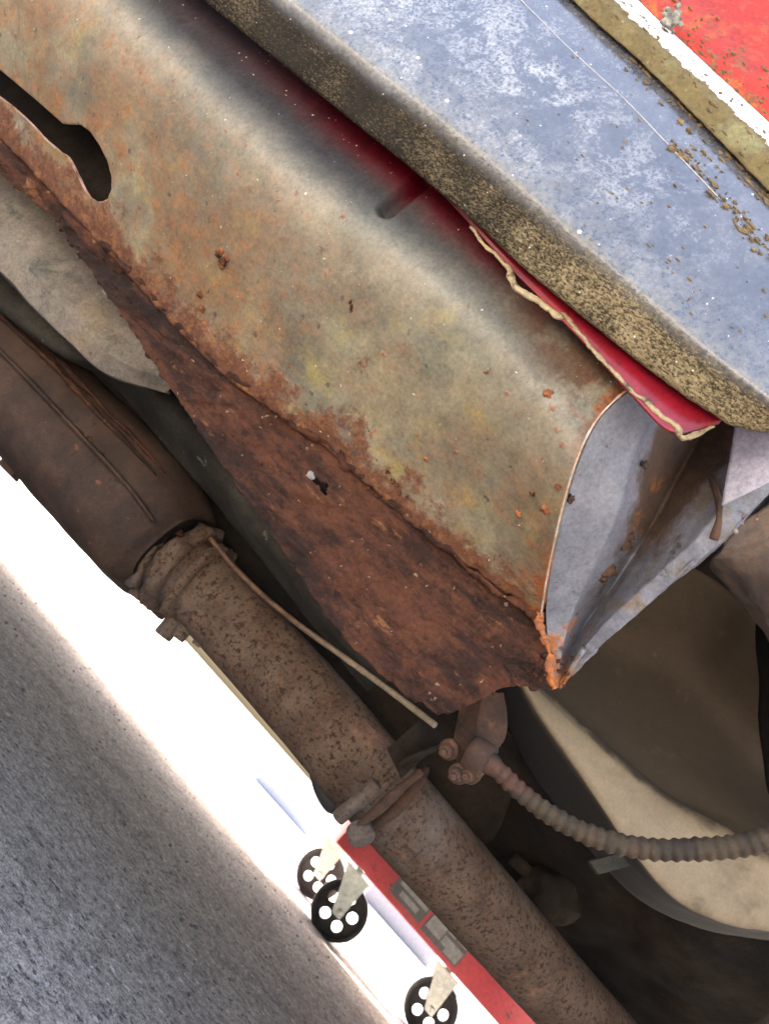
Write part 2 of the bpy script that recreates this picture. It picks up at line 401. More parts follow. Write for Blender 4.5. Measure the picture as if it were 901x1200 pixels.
M['red'] = m_simple('red_car_paint', (.40, .026, .006), (.34, .022, .006), 12, rough=.4, spec=.25, coat=.08, bump=0, extra=x_red)
M['redflange'] = m_simple('deep_red_paint', (.22, .005, .014), (.17, .006, .015), 40, rough=.32, bump=.0001, bscale=90)
def x_strip(m):
    t = m.math('ADD', m.noise(200, 6, .7, 2), m.curve(m.v, [(0, .3), (.5, .32), (.58, .0), (.9, -.02), (1, .08)]))
    m.layer((.125, .095, .035), m.step(t, .56, .66), rough=.95, height=.0004)
    m.layer((.10, .07, .03), m.math('MULTIPLY', m.step(m.noise(330, 6, .7, 12), .56, .64), m.step(t, .5, .62)), rough=.95)
    m.layer((.20, .19, .09), m.math('MULTIPLY', m.step(m.noise(45, 5, .6, 22), .5, .7), m.curve(m.v, [(0, .8), (.45, .8), (.56, 0)])), rough=.9)
M['strip'] = m_simple('white_trim_strip', (.82, .82, .80), (.76, .76, .76), 12, rough=.4, bump=.0001, bscale=200, extra=x_strip)
M['seal'] = m_simple('old_sealant', (.36, .28, .15), (.24, .17, .085), 80, rough=.7, bump=.0006, bscale=160, extra=lambda m: m.layer((.07, .045, .025), m.step(m.noise(160, 6, .75, 4), .52, .62)))
def x_ex(m):
    m.layer((.045, .021, .013), m.step(m.noise(300, 5, .65, 4), .52, .62), rough=.9)
    m.layer((.17, .075, .04), m.step(m.noise(300, 5, .65, 7), .58, .68), rough=.9)
    m.layer((.24, .13, .08), m.step(m.noise(30, 6, .65, 14), .58, .75))
    m.layer((.20, .19, .18), m.math('MULTIPLY', m.step(m.noise(14, 4, .6, 24), .5, .75), .5))
M['exhaust'] = m_simple('brown_exhaust_steel', (.140, .093, .060), (.095, .058, .036), 40, rough=.85, bump=.0004, bscale=240, spec=.3, extra=x_ex)
M['cat'] = m_simple('brown_exhaust_shell', (.078, .044, .027), (.042, .025, .017), 22, rough=.8, bump=.0003, bscale=160, spec=.3, extra=lambda m: (m.layer((.26, .10, .04), m.step(m.noise(50, 7, .7, 14), .62, .72)), m.layer((.03, .018, .014), m.step(m.noise(70, 7, .7, 24), .6, .66))))
def x_tank(m):
    m.layer((.12, .12, .10), m.step(m.noise(40, 7, .7, 14, dist=.4), .54, .66))
    m.layer((.36, .38, .34), m.step(m.noise(60, 8, .72, 24), .60, .68), height=.0003)
    m.layer((.10, .085, .07), m.step(m.noise(90, 8, .72, 34), .62, .68), height=-.0002)
    m.layer((.30, .22, .12), m.math('MULTIPLY', m.step(m.noise(20, 5, .6, 44), .5, .7), .5))
M['tank'] = m_simple('dull_zinc', (.26, .225, .18), (.17, .145, .12), 22, rough=.85, spec=.2, bump=.0004, bscale=90, extra=x_tank)
M['greenplate'] = m_simple('grey_green_underseal', (.050, .046, .035), (.026, .023, .019), 18, rough=.9, spec=.12, bump=.0006, bscale=60, extra=lambda m: m.layer((.26, .27, .2), m.step(m.noise(40, 5, .6, 4), .66, .76)))
M['under'] = m_simple('black_underseal', (.016, .014, .012), (.034, .025, .018), 12, rough=.9, spec=.08, bump=.001, bscale=60)
M['brown'] = m_simple('muddy_brown_steel', (.13, .085, .055), (.07, .05, .04), 26, rough=.8, bump=.0008, bscale=80, extra=lambda m: m.layer((.28, .25, .22), m.step(m.noise(40, 6, .65, 5), .62, .74)))
def x_arch(m):
    k = m.curve(m.v, [(0, 0), (.44, 0), (.62, .75), (.7, .9), (1, .9)])
    m.micro = .45
    m.layer((.070, .047, .024), m.math('MULTIPLY', m.step(m.math('ADD', m.noise(25, 5, .6, 3), m.math('MULTIPLY', k, .55)), .55, .85), 1), rough=.9)
    m.layer((.22, .12, .05), m.math('MULTIPLY', m.step(m.noise(60, 7, .7, 13), .6, .8), .6), rough=.9)
    m.layer((.05, .036, .022), m.math('MULTIPLY', m.step(m.noise(60, 6, .7, 23), .5, .75), m.math('MULTIPLY', k, .6)))
    m.layer((.018, .015, .012), m.curve(m.v, [(0, 1), (.15, .97), (.24, .3), (.30, 0)]), rough=.9)  # shade on the rolled-back edge, painted in as a near-black rim
M['arch'] = m_simple('cream_underbody_paint', (.35, .265, .155), (.27, .20, .115), 16, rough=.6, bump=.0004, bscale=90, extra=x_arch)
M['cable'] = m_simple('dirty_spiral_sheath', (.054, .036, .016), (.028, .018, .010), 90, rough=.8, bump=.0003, bscale=300, extra=lambda m: m.layer((.085, .034, .017), m.math('MULTIPLY', m.step(m.noise(80, 5, .6, 8), .5, .62), m.curve(m.u, [(0, 1), (.2, .9), (.3, .25), (1, .25)]))))
M['bracket'] = m_simple('rusty_bracket_steel', (.080, .037, .017), (.042, .021, .011), 60, rough=.85, bump=.0005, bscale=180, extra=lambda m: m.layer((.19, .075, .03), m.step(m.noise(70, 6, .7, 14), .56, .7)))
M['rod'] = m_simple('thin_rusty_rod', (.17, .085, .04), (.09, .04, .024), 80, rough=.7, bump=.0003, bscale=300, extra=lambda m: m.layer((.30, .24, .15), m.curve(m.u, [(0, 0), (.5, .1), (.7, .8), (1, 1)])))
M['crane'] = m_simple('red_crane_paint', (.46, .045, .055), (.40, .038, .048), 9, rough=.45, bump=.0001, bscale=90, extra=lambda m: (m.layer((.05, .03, .03), m.step(m.noise(14, 7, .75, 4, stretch=(.5, 1, 1)), .60, .66)), m.layer((.35, .12, .11), m.step(m.noise(30, 7, .75, 9), .62, .68))))
M['zinc'] = m_simple('zinc_plated_steel', (.80, .80, .72), (.70, .72, .64), 40, rough=.35, metallic=.75, bump=.0001, bscale=200)
M['rubber'] = m_simple('black_rubber', (.022, .02, .02), (.04, .038, .036), 30, rough=.75, bump=.0002, bscale=200)
M['sticker'] = m_simple('grey_warning_sticker', (.07, .07, .07), (.10, .095, .095), 30, rough=.5, bump=0)
M['print'] = m_simple('pale_sticker_print', (.26, .26, .25), (.2, .2, .2), 60, rough=.5, bump=0)
M['crumb'] = m_simple('dry_moss_and_soil', (.10, .066, .03), (.18, .125, .055), 300, rough=.95, bump=.0004, bscale=700)
KA = .9
M['clod'] = m_simple('grey_lichen', (.28, .27, .22), (.10, .10, .09), 260, rough=.95, bump=.0006, bscale=500)
M['glass'] = m_simple('dark_window_glass', (.02, .025, .025), rough=.05, spec=.8, bump=0)
M['paleblue'] = m_simple('pale_blue_van_paint', (.42, .50, .72), rough=.35, coat=.4, bump=0)
M['render'] = m_simple('pale_house_render', (.88, .84, .76), (.85, .81, .73), 4, rough=.85, bump=.001, bscale=60)
M['tile'] = m_simple('roof_tiles_grey', (.2, .18, .17), rough=.8, bump=.001, bscale=20)
M['bare'] = m_simple('bare_pale_flake', (.22, .20, .18), rough=.7)
KA = 1.0
def m_asph():
    m = Mat('worn_asphalt', rough=.95, spec=.12)
    m.base((.50, .42, .355), (.57, .485, .41), scale=7, detail=6, seed=1)
    m.layer((.78, .72, .66), m.specks(120, .46, .5, 3, .12), height=.0012)
    m.layer((.17, .15, .14), m.specks(140, .5, .6, 13, .12), height=-.0012)
    m.layer((.62, .58, .54), m.math('MULTIPLY', m.specks(330, .45, .4, 23, .1), .8), height=.0006)
    m.layer((.22, .18, .11), m.math('MULTIPLY', m.specks(420, .5, .15, 33, .1), .8), height=.0006)
    m.layer((.10, .08, .075), m.math('MULTIPLY', m.step(m.noise(24, 5, .65, 43), .64, .74), .6))
    m.micro = 2.6
    m.layer((.22, .19, .17), m.step(m.noise(210, 4, .8, 83), .52, .66))
    m.layer((.75, .70, .64), m.math('MULTIPLY', m.step(m.noise(260, 4, .8, 93), .60, .70), .8))
    # pale wheel-scuff lines running with the car
    sc = m.step(m.noise(5, 6, .6, 53, stretch=(.12, 9, 1)), .60, .72)
    m.layer((.26, .25, .25), m.math('MULTIPLY', sc, m.step(m.noise(90, 5, .7, 63), .45, .65)))
    m.layer((.19, .14, .13), m.math('MULTIPLY', m.step(m.noise(9, 4, .6, 73), .48, .7), .4))
    m.grain(120, .003, 6, rough=.7); m.grain(500, .0008)
    return m.done(1)
M['asph'] = m_asph()
M['conc'] = m_simple('pale_concrete', (.55, .53, .49), (.48, .46, .43), 2, rough=.85, bump=.001, bscale=60)
M['soil'] = m_simple('dry_ground', (.34, .31, .25), (.28, .27, .2), .5, rough=.95, bump=.01, bscale=5)

# ------------------------------------------------------------------ the setting
def quadsheet(name, pts, z, mat, n=1, **kw):
    return build(name, [(p[0], p[1], z) for p in pts], [tuple(range(len(pts)))], mat, smooth=False, **kw)
quadsheet('ground', [(-1500, -1500), (1500, -1500), (1500, 1500), (-1500, 1500)], -.02, M['soil'], kind='structure')
def ab(a, b): p = ABZ(a, b, 0); return (p[0], p[1])
def toab(p): return p @ AX, p @ BX
(e1a, e1b), (e2a, e2b) = toab(G(0, 623)), toab(G(465, 1202))
def EDGE_(a): return e1b + (e2b - e1b) * (a - e1a) / (e2a - e1a)
print('EDGE', e1a, e1b, e2a, e2b)
EDGE = min(e1b, e2b)
# pale forecourt beyond the driveway, then the asphalt driveway the car stands on (ragged worn far edge)
quadsheet('pavement', [ab(-25, -6), ab(25, -6), ab(25, 5.6), ab(-25, 5.6)], 0.0, M['conc'], kind='structure')  # stretch behind the camera is added to bounce warm light onto the sill
N = 260; As = np.linspace(-6, 8, N)
edge = [EDGE_(a) + .006 * mn.noise(Vector((a * 2.3, 3, 0))) + .010 * mn.noise(Vector((a * 17, 1, 0))) + .006 * mn.noise(Vector((a * 70, 1, 0))) for a in As]
pts = [ab(-12, -.75)] + [ab(-12, edge[0])] + [ab(a, e) for a, e in zip(As, edge)] + [ab(12, edge[-1])] + [ab(12, -.75)]
quadsheet('driveway', pts[::-1], .006, M['asph'], kind='structure')
mb = MB()
mb.box(ABZ(0, 5.68, .03), AX * 25, BX * .07, np.array([0, 0, .04])); mb.build('kerb', M['conc'], kind='structure')
# pebbles and grit lying on the driveway
mb = MB()
for i in range(900):
    a = random.uniform(-.9, 1.6); b = random.uniform(.15, 1.8)
    p = ABZ(a, b, .0075); r = random.uniform(.0008, .0026) * (1 if random.random() < .93 else 1.8)
    mb.add(*lump(p, r, i, (1, 1, .6), 1, .5))
mb.build('driveway_grit', m_simple('stone_grit', (.34, .30, .27), (.16, .12, .10), 60, rough=.9, bump=0), smooth=False, kind='stuff', label='loose grit and small stones scattered over the shaded driveway', cat='grit')

# ------------------------------------------------------------------ the car
car = empty('car', Vector(ABZ(.6, 1.05, .006)), 'red car seen from below with its rusted-out sill, exhaust and brake cable', 'car')
def lerp(a, b, t): return tuple(x * (1 - t) + y * t for x, y in zip(a, b))
# sill outer face -----------------------------------------------------------
T = [(-20, -330), (110, -210), (240, -95), (370, 20), (500, 125), (630, 235)]
F = [(-160, 0), (-10, 150), (120, 288), (255, 432), (375, 520), (500, 627)]
KS = [0, .12, .22, .32, .42, .55, .7, .85, 1]
WS = [.278, .2775, .2775, .2785, .282, .294, .315, .339, .361]
END = [(770, 425), (750, 446), (722, 468), (697, 496), (678, 535), (662, 585), (650, 635), (640, 685), (634, 724)]
rows = []
for k, w, e in zip(KS, WS, END):
    rows.append([(*lerp(t, f, k), w) for t, f in zip(T, F)] + [(*e, w)])
g_sill = surf(rows, 420, 150)
SLOT = [(-60, 20), (0, 81), (20, 98), (45, 119), (62, 134), (74, 145), (84, 146), (95, 146), (106, 154), (117, 170), (126, 188), (131, 207), (131, 222), (126, 234), (119, 237), (110, 234), (102, 224), (96, 212), (88, 196), (81, 184), (72, 178), (55, 163), (35, 142), (15, 124), (0, 112), (-60, 62)]
def wsill(px, py):   # depth of the sill face at a picture point
    q = g_sill.reshape(-1, 3); r = ray(px, py); r = r / np.linalg.norm(r); d = q - CAM
    i = np.argmin(np.linalg.norm(d - np.outer(d @ r, r), axis=1)); return float((q[i] - CAM) @ BX)
S0, S1 = V(454, 245, wsill(454, 245)), V(500, 208, wsill(500, 208))
def d_sill(p, u, v):
    d = .0006 * nz(p, 22, 3) + .00018 * nz(p, 90, 5)
    if v > .86: d += (v - .86) / .14 * .0016 * (fbm(p, 110, 9) + .15)
    ab_ = S1 - S0; t_ = min(1, max(0, (p - S0).dot(ab_) / ab_.dot(ab_))); q_ = np.linalg.norm(p - S0 - ab_ * t_)
    if q_ < .02: d -= .0060 / (1 + (q_ / .0034) ** 4) - .0008 * math.exp(-((q_ - .0055) / .0018) ** 2)
    return d
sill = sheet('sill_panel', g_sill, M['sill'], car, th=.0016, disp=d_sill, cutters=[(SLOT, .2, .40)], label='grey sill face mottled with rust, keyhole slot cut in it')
# slot lip (bent, bare edge catching the light)
lip = [(-60, 64), (0, 113.5), (15, 125), (35, 143), (55, 164), (72, 179), (81, 185), (88, 197), (96, 213), (102, 225), (110, 235), (119, 238), (127, 235)]
P = cr([V(x, y, wsill(x, y) + .0005) for x, y in lip], 80)
mb = MB(); mb.tube(P, [.0008 + .0003 * nz(p, 300, 2) for p in P], seg=8)
mb.build('slot_lip', m_simple('worn_slot_edge', (.32, .20, .15), (.20, .10, .06), 120, rough=.6, bump=.0002, bscale=400), sill)
# rust blisters on the face
for i, (x, y, r) in enumerate([(253, 256, .0013), (259, 296, .0028), (262, 309, .0028), (266, 302, .0018), (412, 353, .0016), (413, 361, .0018), (341, 428, .0014), (468, 568, .0016), (642, 462, .0022), (570, 436, .0012), (500, 538, .0014), (655, 570, .0016), (640, 596, .0022), (625, 578, .0014), (608, 602, .0016), (235, 345, .002), (238, 362, .0018), (241, 380, .0016), (455, 552, .0015), (462, 563, .0018), (470, 576, .002), (478, 580, .0014), (52, 178, .0014), (48, 174, .001)]):
    w = wsill(x, y)
    mb = MB(); mb.add(*lump(V(x, y, w + .0006), r * .95, i, (1, 1, 1), 3, .7)); mb.build('rust_blister', M['blister'], sill)
# torn, laminated rust skin along the fold
FP = [(-160, 0), (-10, 150), (60, 224), (120, 288), (190, 362), (255, 432), (330, 487), (375, 520), (440, 572), (500, 627), (570, 683), (610, 712), (634, 728)]
FW_ = [.362] * len(FP)
r0 = [(x + 6, y - 9, .3635) for (x, y) in FP]
LP = [(-160, 40), (-10, 192), (40, 236), (75, 272), (112, 324), (165, 402), (235, 506), (290, 586), (345, 664), (405, 748), (508, 833), (590, 806), (648, 808)]
rM1 = [(*lerp(a, b, .33), .3655) for a, b in zip(FP, LP)]
rM2 = [(*lerp(a, b, .66), .368) for a, b in zip(FP, LP)]
r3 = [(*b, .370) for b in LP]
g_fl = surf([r0, rM1, rM2, r3], 320, 80)
def d_fl(p, u, v):
    q = p * np.array([1, 1, 1.0]); a = p @ AX
    t = 4.5 * (.5 + .5 * fbm(np.array([a * .55, p[1], p[2]]), 42, 31, 4)); terr = (math.floor(t) + min(1, (t % 1) * 4)) / 4.5
    st = mn.noise(Vector((a * 25, (p @ BX) * 60, p[2] * 130 + a * 60)))
    lam = mn.noise(Vector((a * 50, 2, p[2] * 260 + a * 140)))
    d = .0018 * st + .0011 * lam + .0010 * fbm(p, 190, 4) + .0034 * (terr - .5)
    d += .0016 * math.tanh(4 * nz(p, 38, 12))
    return d * min(1, .25 + v * 4)
for i in range(g_fl.shape[1]):   # ragged, crumbling lower edge
    e = g_fl[-1, i]; a_ = e @ AX
    k_ = .0015 * (mn.noise(Vector((a_ * 120, 1, 2))) + .7 * mn.noise(Vector((a_ * 380, 4, 2))) + .5 * mn.noise(Vector((a_ * 35, 7, 2))))
    d_ = g_fl[-1, i] - g_fl[-8, i]; d_ = d_ / (np.linalg.norm(d_) + 1e-9)
    for j in range(1, 9): g_fl[-j, i] = g_fl[-j, i] + d_ * k_ * (1 - (j - 1) / 8)
HOLE = [(362, 553), (370, 557), (376, 563), (386, 566), (384, 573), (383, 581), (377, 577), (374, 569), (366, 565)]
flange = sheet('sill_flange', g_fl, M['flake'], car, th=.0022, disp=d_fl, hole=HOLE, label='heavily flaking brown rust along the lower sill flange with a small torn hole')
mb = MB(); mb.add(*lump(V(364, 557, .3645), .0020, 3, (1.2, .5, 1), 2, .5)); mb.build('metal_flake', M['bare'], flange)
# raised ragged rust scab line on the fold
def scab(pts, wide, name, mat, par, n=260, w=.3605):
    c = cr([V(x, y, w) for x, y in pts], n); mb = MB()
    rad = [(max(.0004, .0016 * (1 + 1.2 * fbm(p, 120, 4))) * wide, max(.0003, .0011 * (1 + 1.3 * fbm(p, 150, 7))) * wide) for p in c]
    c = np.array([p + BX * .0008 * fbm(p, 90, 2) + np.array([0, 0, .0022 * fbm(p, 55, 6)]) for p in c])
    mb.tube(c, rad, seg=8); return mb.build(name, mat, par)
scab([(120, 286), (190, 358), (255, 428), (300, 462), (335, 486), (375, 518), (440, 570), (500, 625), (570, 681), (610, 711), (634, 726)], 1.35, 'rust_scab', M['flake'], flange)
scab([(335, 480), (352, 488), (375, 505), (395, 525), (410, 545)], 1.9, 'rust_scab', M['flake'], flange, 90)
scab([(634, 700), (632, 725), (640, 745), (643, 770), (646, 800), (649, 808)], 1.5, 'rust_scab', m_simple('bright_orange_rust', (.42, .13, .03), (.22, .08, .03), 120, rough=.9, bump=.0006, bscale=250), flange, 100, .360)
mb = MB()
for i in range(60):
    x, y = lerp((585, 730), (645, 800), random.random()); x += random.gauss(0, 16); y += random.gauss(0, 9)
    mb.add(*lump(V(x, y, .3665), random.uniform(.0006, .002), i, (1, .8, 1), 1, .6))
for i in range(120):
    t = random.random(); j = min(int(t * 11), 10); f = t * 11 - j
    a = lerp(FP[j], FP[j + 1], f); b = lerp(LP[j], LP[j + 1], f); x, y = lerp(a, b, random.uniform(.0, .97))
    mb.add(*lump(V(x, y, .3655), random.uniform(.0004, .0014), i, (1, .7, 1), 1, .7))
mb.build('rust_crumbs', M['flake'], flange, kind='stuff', smooth=False)
# inner wall that closes the box behind the slot
gi = surf([[(x + 135, y - 285, .285) for x, y in F[:5]], [(x + 190, y - 300, .36) for x, y in F[:5]], [(x, y, .385) for x, y in F[:5]]], 20, 6)
sheet('inner_sill_wall', gi, M['under'], car, th=.0015)

# end plate ------------------------------------------------------------------
C0 = [(790, 425, .276), (750, 449, .279), (722, 471, .283), (697, 499, .2895), (678, 538, .298), (662, 588, .3115), (650, 638, .329), (641, 688, .347), (640, 735, .3625), (648, 804, .3725)]
C1 = [(815, 445, .292), (782, 470, .295), (758, 495, .299), (744, 525, .304), (733, 565, .311), (720, 610, .322), (700, 655, .336), (678, 700, .352), (663, 745, .364), (652, 805, .374)]
C2 = [(850, 470, 0.3340), (828, 500, 0.3360), (810, 530, 0.3380), (793, 560, 0.3410), (772, 600, 0.3470), (748, 640, 0.3550), (722, 680, 0.3640), (693, 720, 0.3730), (670, 760, 0.3810), (654, 806, 0.3755)]
C3 = [(885, 520, .300), (872, 545, .303), (858, 570, .306), (842, 600, .310), (815, 632, .317), (783, 662, .327), (750, 693, .338), (712, 728, .352), (682, 762, .364), (658, 803, .374)]
C4 = [(915, 560, .303), (898, 582, .306), (878, 603, .309), (852, 628, .312), (822, 653, .319), (789, 681, .329), (753, 713, .341), (715, 745, .354), (685, 774, .366), (660, 800, .375)]
C5 = [(940, 570, .345), (918, 590, .348), (893, 608, .350), (862, 630, .352), (828, 654, .357), (792, 680, .362), (755, 711, .370), (717, 742, .380), (688, 770, .388), (664, 796, .394)]
g_pl = surf([C0, C1, C2, C3, C4, C5], 130, 101, straight=True)
# outer edge of the sheet end: grid index 0 = top
plate = sheet('end_plate', g_pl, M['plate'], car, th=.0014, disp=lambda p, u, v: .0008 * nz(p, 60, 4) + .0005 * fbm(p, 140, 8, 2) * (v > .3), label='bare blue-grey plate closing the sill end, rust bleeding down its middle')
mb = MB()
P = cr([V(x, y, w) for x, y, w in [(833, 560, .314), (841, 585, .3085), (842, 608, .307), (836, 632, .309)]], 20)
mb.tube(P, [.0016 + .0007 * nz(p, 200) for p in P], seg=8); mb.build('weld_seam', M['bracket'], plate)
for x, y, w, r in [(733, 637, .345, .0035), (712, 668, .351, .004), (738, 628, .342, .0025), (706, 678, .353, .0025), (755, 545, .312, .002), (668, 585, .309, .0022)]:
    mb = MB(); mb.add(*lump(V(x, y, w - .0003), r * .85, x, (1, .7, 1), 3, .7)); mb.build('rust_blister', M['bracket'], plate)
P = cr([V(x - 1, y, w - .0042) for (x, y), w in zip(END[1:], WS[1:])], 90)
mb = MB(); mb.tube(P, [.00045 + .0002 * nz(p, 400, 2) for p in P], seg=6); mb.build('sheared_edge', m_simple('bare_sheared_edge', (.42, .36, .30), (.30, .14, .06), 110, rough=.55, bump=.0001), sill)
# grey tab and the arch lip to the right
g = surf([[(862, 490, .288), (857, 520, .290), (850, 560, .293), (845, 592, .296)], [(925, 490, .270), (922, 520, .273), (918, 545, .277), (912, 560, .281)]], 24, 16)
sheet('grey_tab', g, m_simple('lilac_grey_paint', (.34, .33, .39), (.27, .26, .30), 30, rough=.45, extra=lambda m: m.layer((.25, .10, .06), m.step(m.noise(40, 6, .65, 3), .64, .72))), car, th=.0015, disp=lambda p, u, v: .0006 * nz(p, 50))
g = surf([[(850, 640, .322), (880, 612, .312), (930, 570, .30), (980, 520, .29)], [(842, 648, .335), (880, 640, .33), (930, 610, .32), (990, 560, .31)], [(830, 660, .37), (880, 705, .37), (930, 760, .37), (990, 820, .37)], [(835, 668, .40), (880, 725, .40), (930, 790, .40), (990, 860, .40)]], 60, 40)
sheet('arch_lip', g, M['brown'], car, th=.0015, disp=lambda p, u, v: .002 * fbm(p, 45, 3))
mb = MB()
for x, y in ((868, 612), (869, 604), (866, 597), (861, 622), (885, 607)):
    mb.add(*lump(V(x, y, .3135), .0011, x, (1.5, 1, 1), 1, .4))
mb.build('paint_spot', M['bare'], car)

# black sill cover ------------------------------------------------------------
LO = [(-60, -245), (90, -122), (240, 0), (400, 130), (470, 186), (545, 250), (620, 318), (700, 384), (780, 447), (842, 489), (875, 503), (930, 508)]
MI = [(40, -245), (190, -120), (325, -15), (445, 82), (515, 136), (595, 203), (672, 272), (748, 340), (822, 404), (875, 447), (915, 475), (985, 500)]
UPp = [(330, -300), (420, -200), (510, -100), (610, 0), (668, 58), (730, 115), (781, 168), (840, 230), (901, 298), (960, 360), (1000, 400), (1060, 440)]
TP = [(400, -300), (480, -205), (560, -110), (640, -28), (700, 30), (755, 84), (815, 140), (875, 202), (930, 258), (985, 310), (1020, 350), (1080, 390)]
def off(A, B, k): return [lerp(a, b, k) for a, b in zip(A, B)]
rows = [[(x - 2, y + 2, .2660) for x, y in off(LO, MI, .10)], [(x, y, .2590) for x, y in LO], [(x, y, .2530) for x, y in off(LO, MI, .45)], [(x, y, .2485) for x, y in off(LO, MI, .85)], [(x, y, .2462) for x, y in off(LO, MI, 1.15)],
        [(x, y, .2450) for x, y in off(MI, UPp, .4)], [(x, y, .2448) for x, y in off(MI, UPp, .75)], [(x, y, .2450) for x, y in UPp], [(x + 11, y - 11, .2478) for x, y in TP]]
g_cv = surf(rows, 260, 110)
cover = sheet('sill_cover', g_cv, M['cover'], car, th=.002, disp=lambda p, u, v: .0002 * nz(p, 14, 3) + (.0003 * fbm(p, 220, 8, 3) if v < .36 else 0), label='glossy black cover strip with bleached bloom and dry mud along its lower return')
mb = MB(); P = cr([V(x, y, .2449) for x, y in UPp[:8]], 120)
mb.tube(P, .00028, seg=6); mb.build('moulded_ridge', m_simple('grey_ridge', (.3, .3, .32), rough=.4, bump=0), cover)
# white trim strip -------------------------------------------------------------
LOW = [(360, -340), (560, -120), (672, 0), (745, 66), (814, 134), (897, 219), (1000, 325), (1090, 420)]
CRS = [(400, -340), (595, -118), (705, 0), (767, 58), (823, 110), (901, 184), (1010, 290), (1100, 385)]
UPS = [(440, -345), (640, -110), (744, 0), (799, 52), (843, 93), (905, 151), (1015, 255), (1110, 350)]
rows = [[(x, y, .2490) for x, y in LOW], [(x - 1, y + 1, .2440) for x, y in LOW], [(x, y, .2405) for x, y in CRS], [(x, y, .2405) for x, y in off(CRS, UPS, .5)], [(x, y, .2435) for x, y in UPS], [(x + 3, y - 3, .2480) for x, y in UPS]]
g_st = surf(rows, 220, 40, straight=True)
strip = sheet('trim_strip', g_st, M['strip'], car, th=.0015, disp=lambda p, u, v: (.0004 * fbm(p, 220, 8, 3) if v < .55 else .0001 * nz(p, 60)), label='white trim strip with caked brown dirt on its underside')
# red body side -------------------------------------------------------------------
rb = lambda a, z, b: ABZ(a, b, z)
prof = [(.252, .455), (.250, .475), (.236, .54), (.222, .62), (.218, .72), (.235, .80), (.262, .84)]
# start right under the strip: the first row follows the strip, then the true car-side profile takes over
first = [V(x - 4, y + 4, .2478) for x, y in UPS]
aa = [p @ AX for p in first]
R = [cr(first, 120)]
A0 = [p @ AX for p in R[0]]
z0 = [p[2] for p in R[0]]
for b, dz in ((.2440, .006), (.2425, .03), (.236, .08), (.228, .16), (.224, .26), (.235, .34), (.262, .38)):
    R.append(np.array([ABZ(a, b, z + dz) for a, z in zip(A0, z0)]))
R = np.array(R); g_rb = np.stack([cr(R[:, i], 60) for i in range(R.shape[1])], 1)
sheet('door_skin', g_rb, M['red'], car, th=.0015)
# red flange of the outer sill with its sealant bead --------------------------------
RL = [(300, 20), (420, 130), (480, 185), (553, 262), (600, 308), (640, 345), (700, 402), (760, 460), (800, 492), (845, 494)]
RLo = [(300, 22), (420, 132), (482, 188), (556, 268), (596, 312), (634, 350), (690, 408), (745, 468), (788, 506), (842, 497)]
rows = [[(x + 38, y - 44, .2670) for x, y in RL], [(x + 6, y - 8, .2655) for x, y in RL], [(x, y, .2665) for x, y in RLo]]
g = surf(rows, 160, 24)
redf = sheet('red_flange', g, M['redflange'], car, th=.0012, disp=lambda p, u, v: .0003 * nz(p, 60))
# gap closure above: underside of the outer sill, painted red, that reflects into the sill face
g = surf([[(x + 34, y - 40, .2672) for x, y in RL], [(x + 60, y - 60, .276) for x, y in RL]], 60, 6)
sheet('outer_sill_underside', g, M['redflange'], car, th=.001)
SP = [(553, 264), (575, 290), (588, 303), (598, 312), (604, 330), (622, 346), (640, 356), (655, 370), (664, 368), (680, 388), (700, 412), (722, 436), (745, 458), (762, 470), (778, 488), (795, 500), (802, 512), (820, 506), (838, 498)]
SR = [3, 3.4, 3.6, 4.6, 7.5, 7, 5.5, 7.5, 5, 4, 4, 4.4, 4.2, 4.8, 5, 6, 7.5, 4.6, 1.6]
P = cr([V(x - 2, y + 1.5, .2662) for x, y in SP], 220); sr = cr(np.array(SR)[:, None], 220)[:, 0] * .00022
mb = MB(); mb.tube(np.array([p + np.array([0, 0, .0009 * fbm(p, 140, 3, 3)]) for p in P]), [(max(.0006, r * .7), max(.0007, r * (1 + .6 * fbm(p, 220, 3)))) for p, r in zip(P, sr)], seg=12)
mb.build('sealant_bead', M['seal'], redf, label='cracked cream sealant bead')

# tank, shields, floor ----------------------------------------------------------------
rows = [[(x + 130, y - 130, w) for x, y, w in [(-120, 60, .44), (0, 180, .44), (60, 250, .44), (120, 330, .44), (170, 400, .44), (225, 440, .44)]],
        [(-120, 60, .438), (0, 190, .438), (60, 255, .438), (120, 330, .438), (165, 395, .438), (215, 432, .442)],
        [(-120, 150, .430), (0, 275, .430), (50, 325, .430), (100, 385, .431), (145, 425, .434), (207, 448, .442)],
        [(-120, 215, .442), (0, 318, .441), (35, 355, .441), (75, 395, .443), (125, 438, .447), (195, 461, .450)],
        [(-120, 222, .50), (0, 322, .50), (35, 358, .50), (77, 397, .50), (127, 440, .50), (200, 463, .50)]]
g = surf(rows, 110, 61, straight=True)
sheet('fuel_tank', g, M['tank'], car, th=.0015, disp=lambda p, u, v: .0006 * nz(p, 26, 2) + .0005 * fbm(p, 90, 5, 3), label='dull grey rounded tank end behind the flange')
rows = [[(-60, 180, .50), (60, 300, .50), (150, 410, .50), (240, 470, .50), (330, 560, .50), (420, 680, .50), (500, 780, .50)],
        [(-60, 300, .49), (60, 400, .49), (150, 440, .49), (215, 500, .49), (290, 600, .49), (360, 690, .49), (450, 800, .49)],
        [(-60, 320, .53), (60, 410, .53), (130, 450, .53), (190, 520, .53), (265, 605, .53), (340, 700, .53), (430, 810, .53)]]
g = surf(rows, 90, 30)
sheet('floor_edge', g, M['greenplate'], car, th=.002, disp=lambda p, u, v: .002 * nz(p, 30, 2))
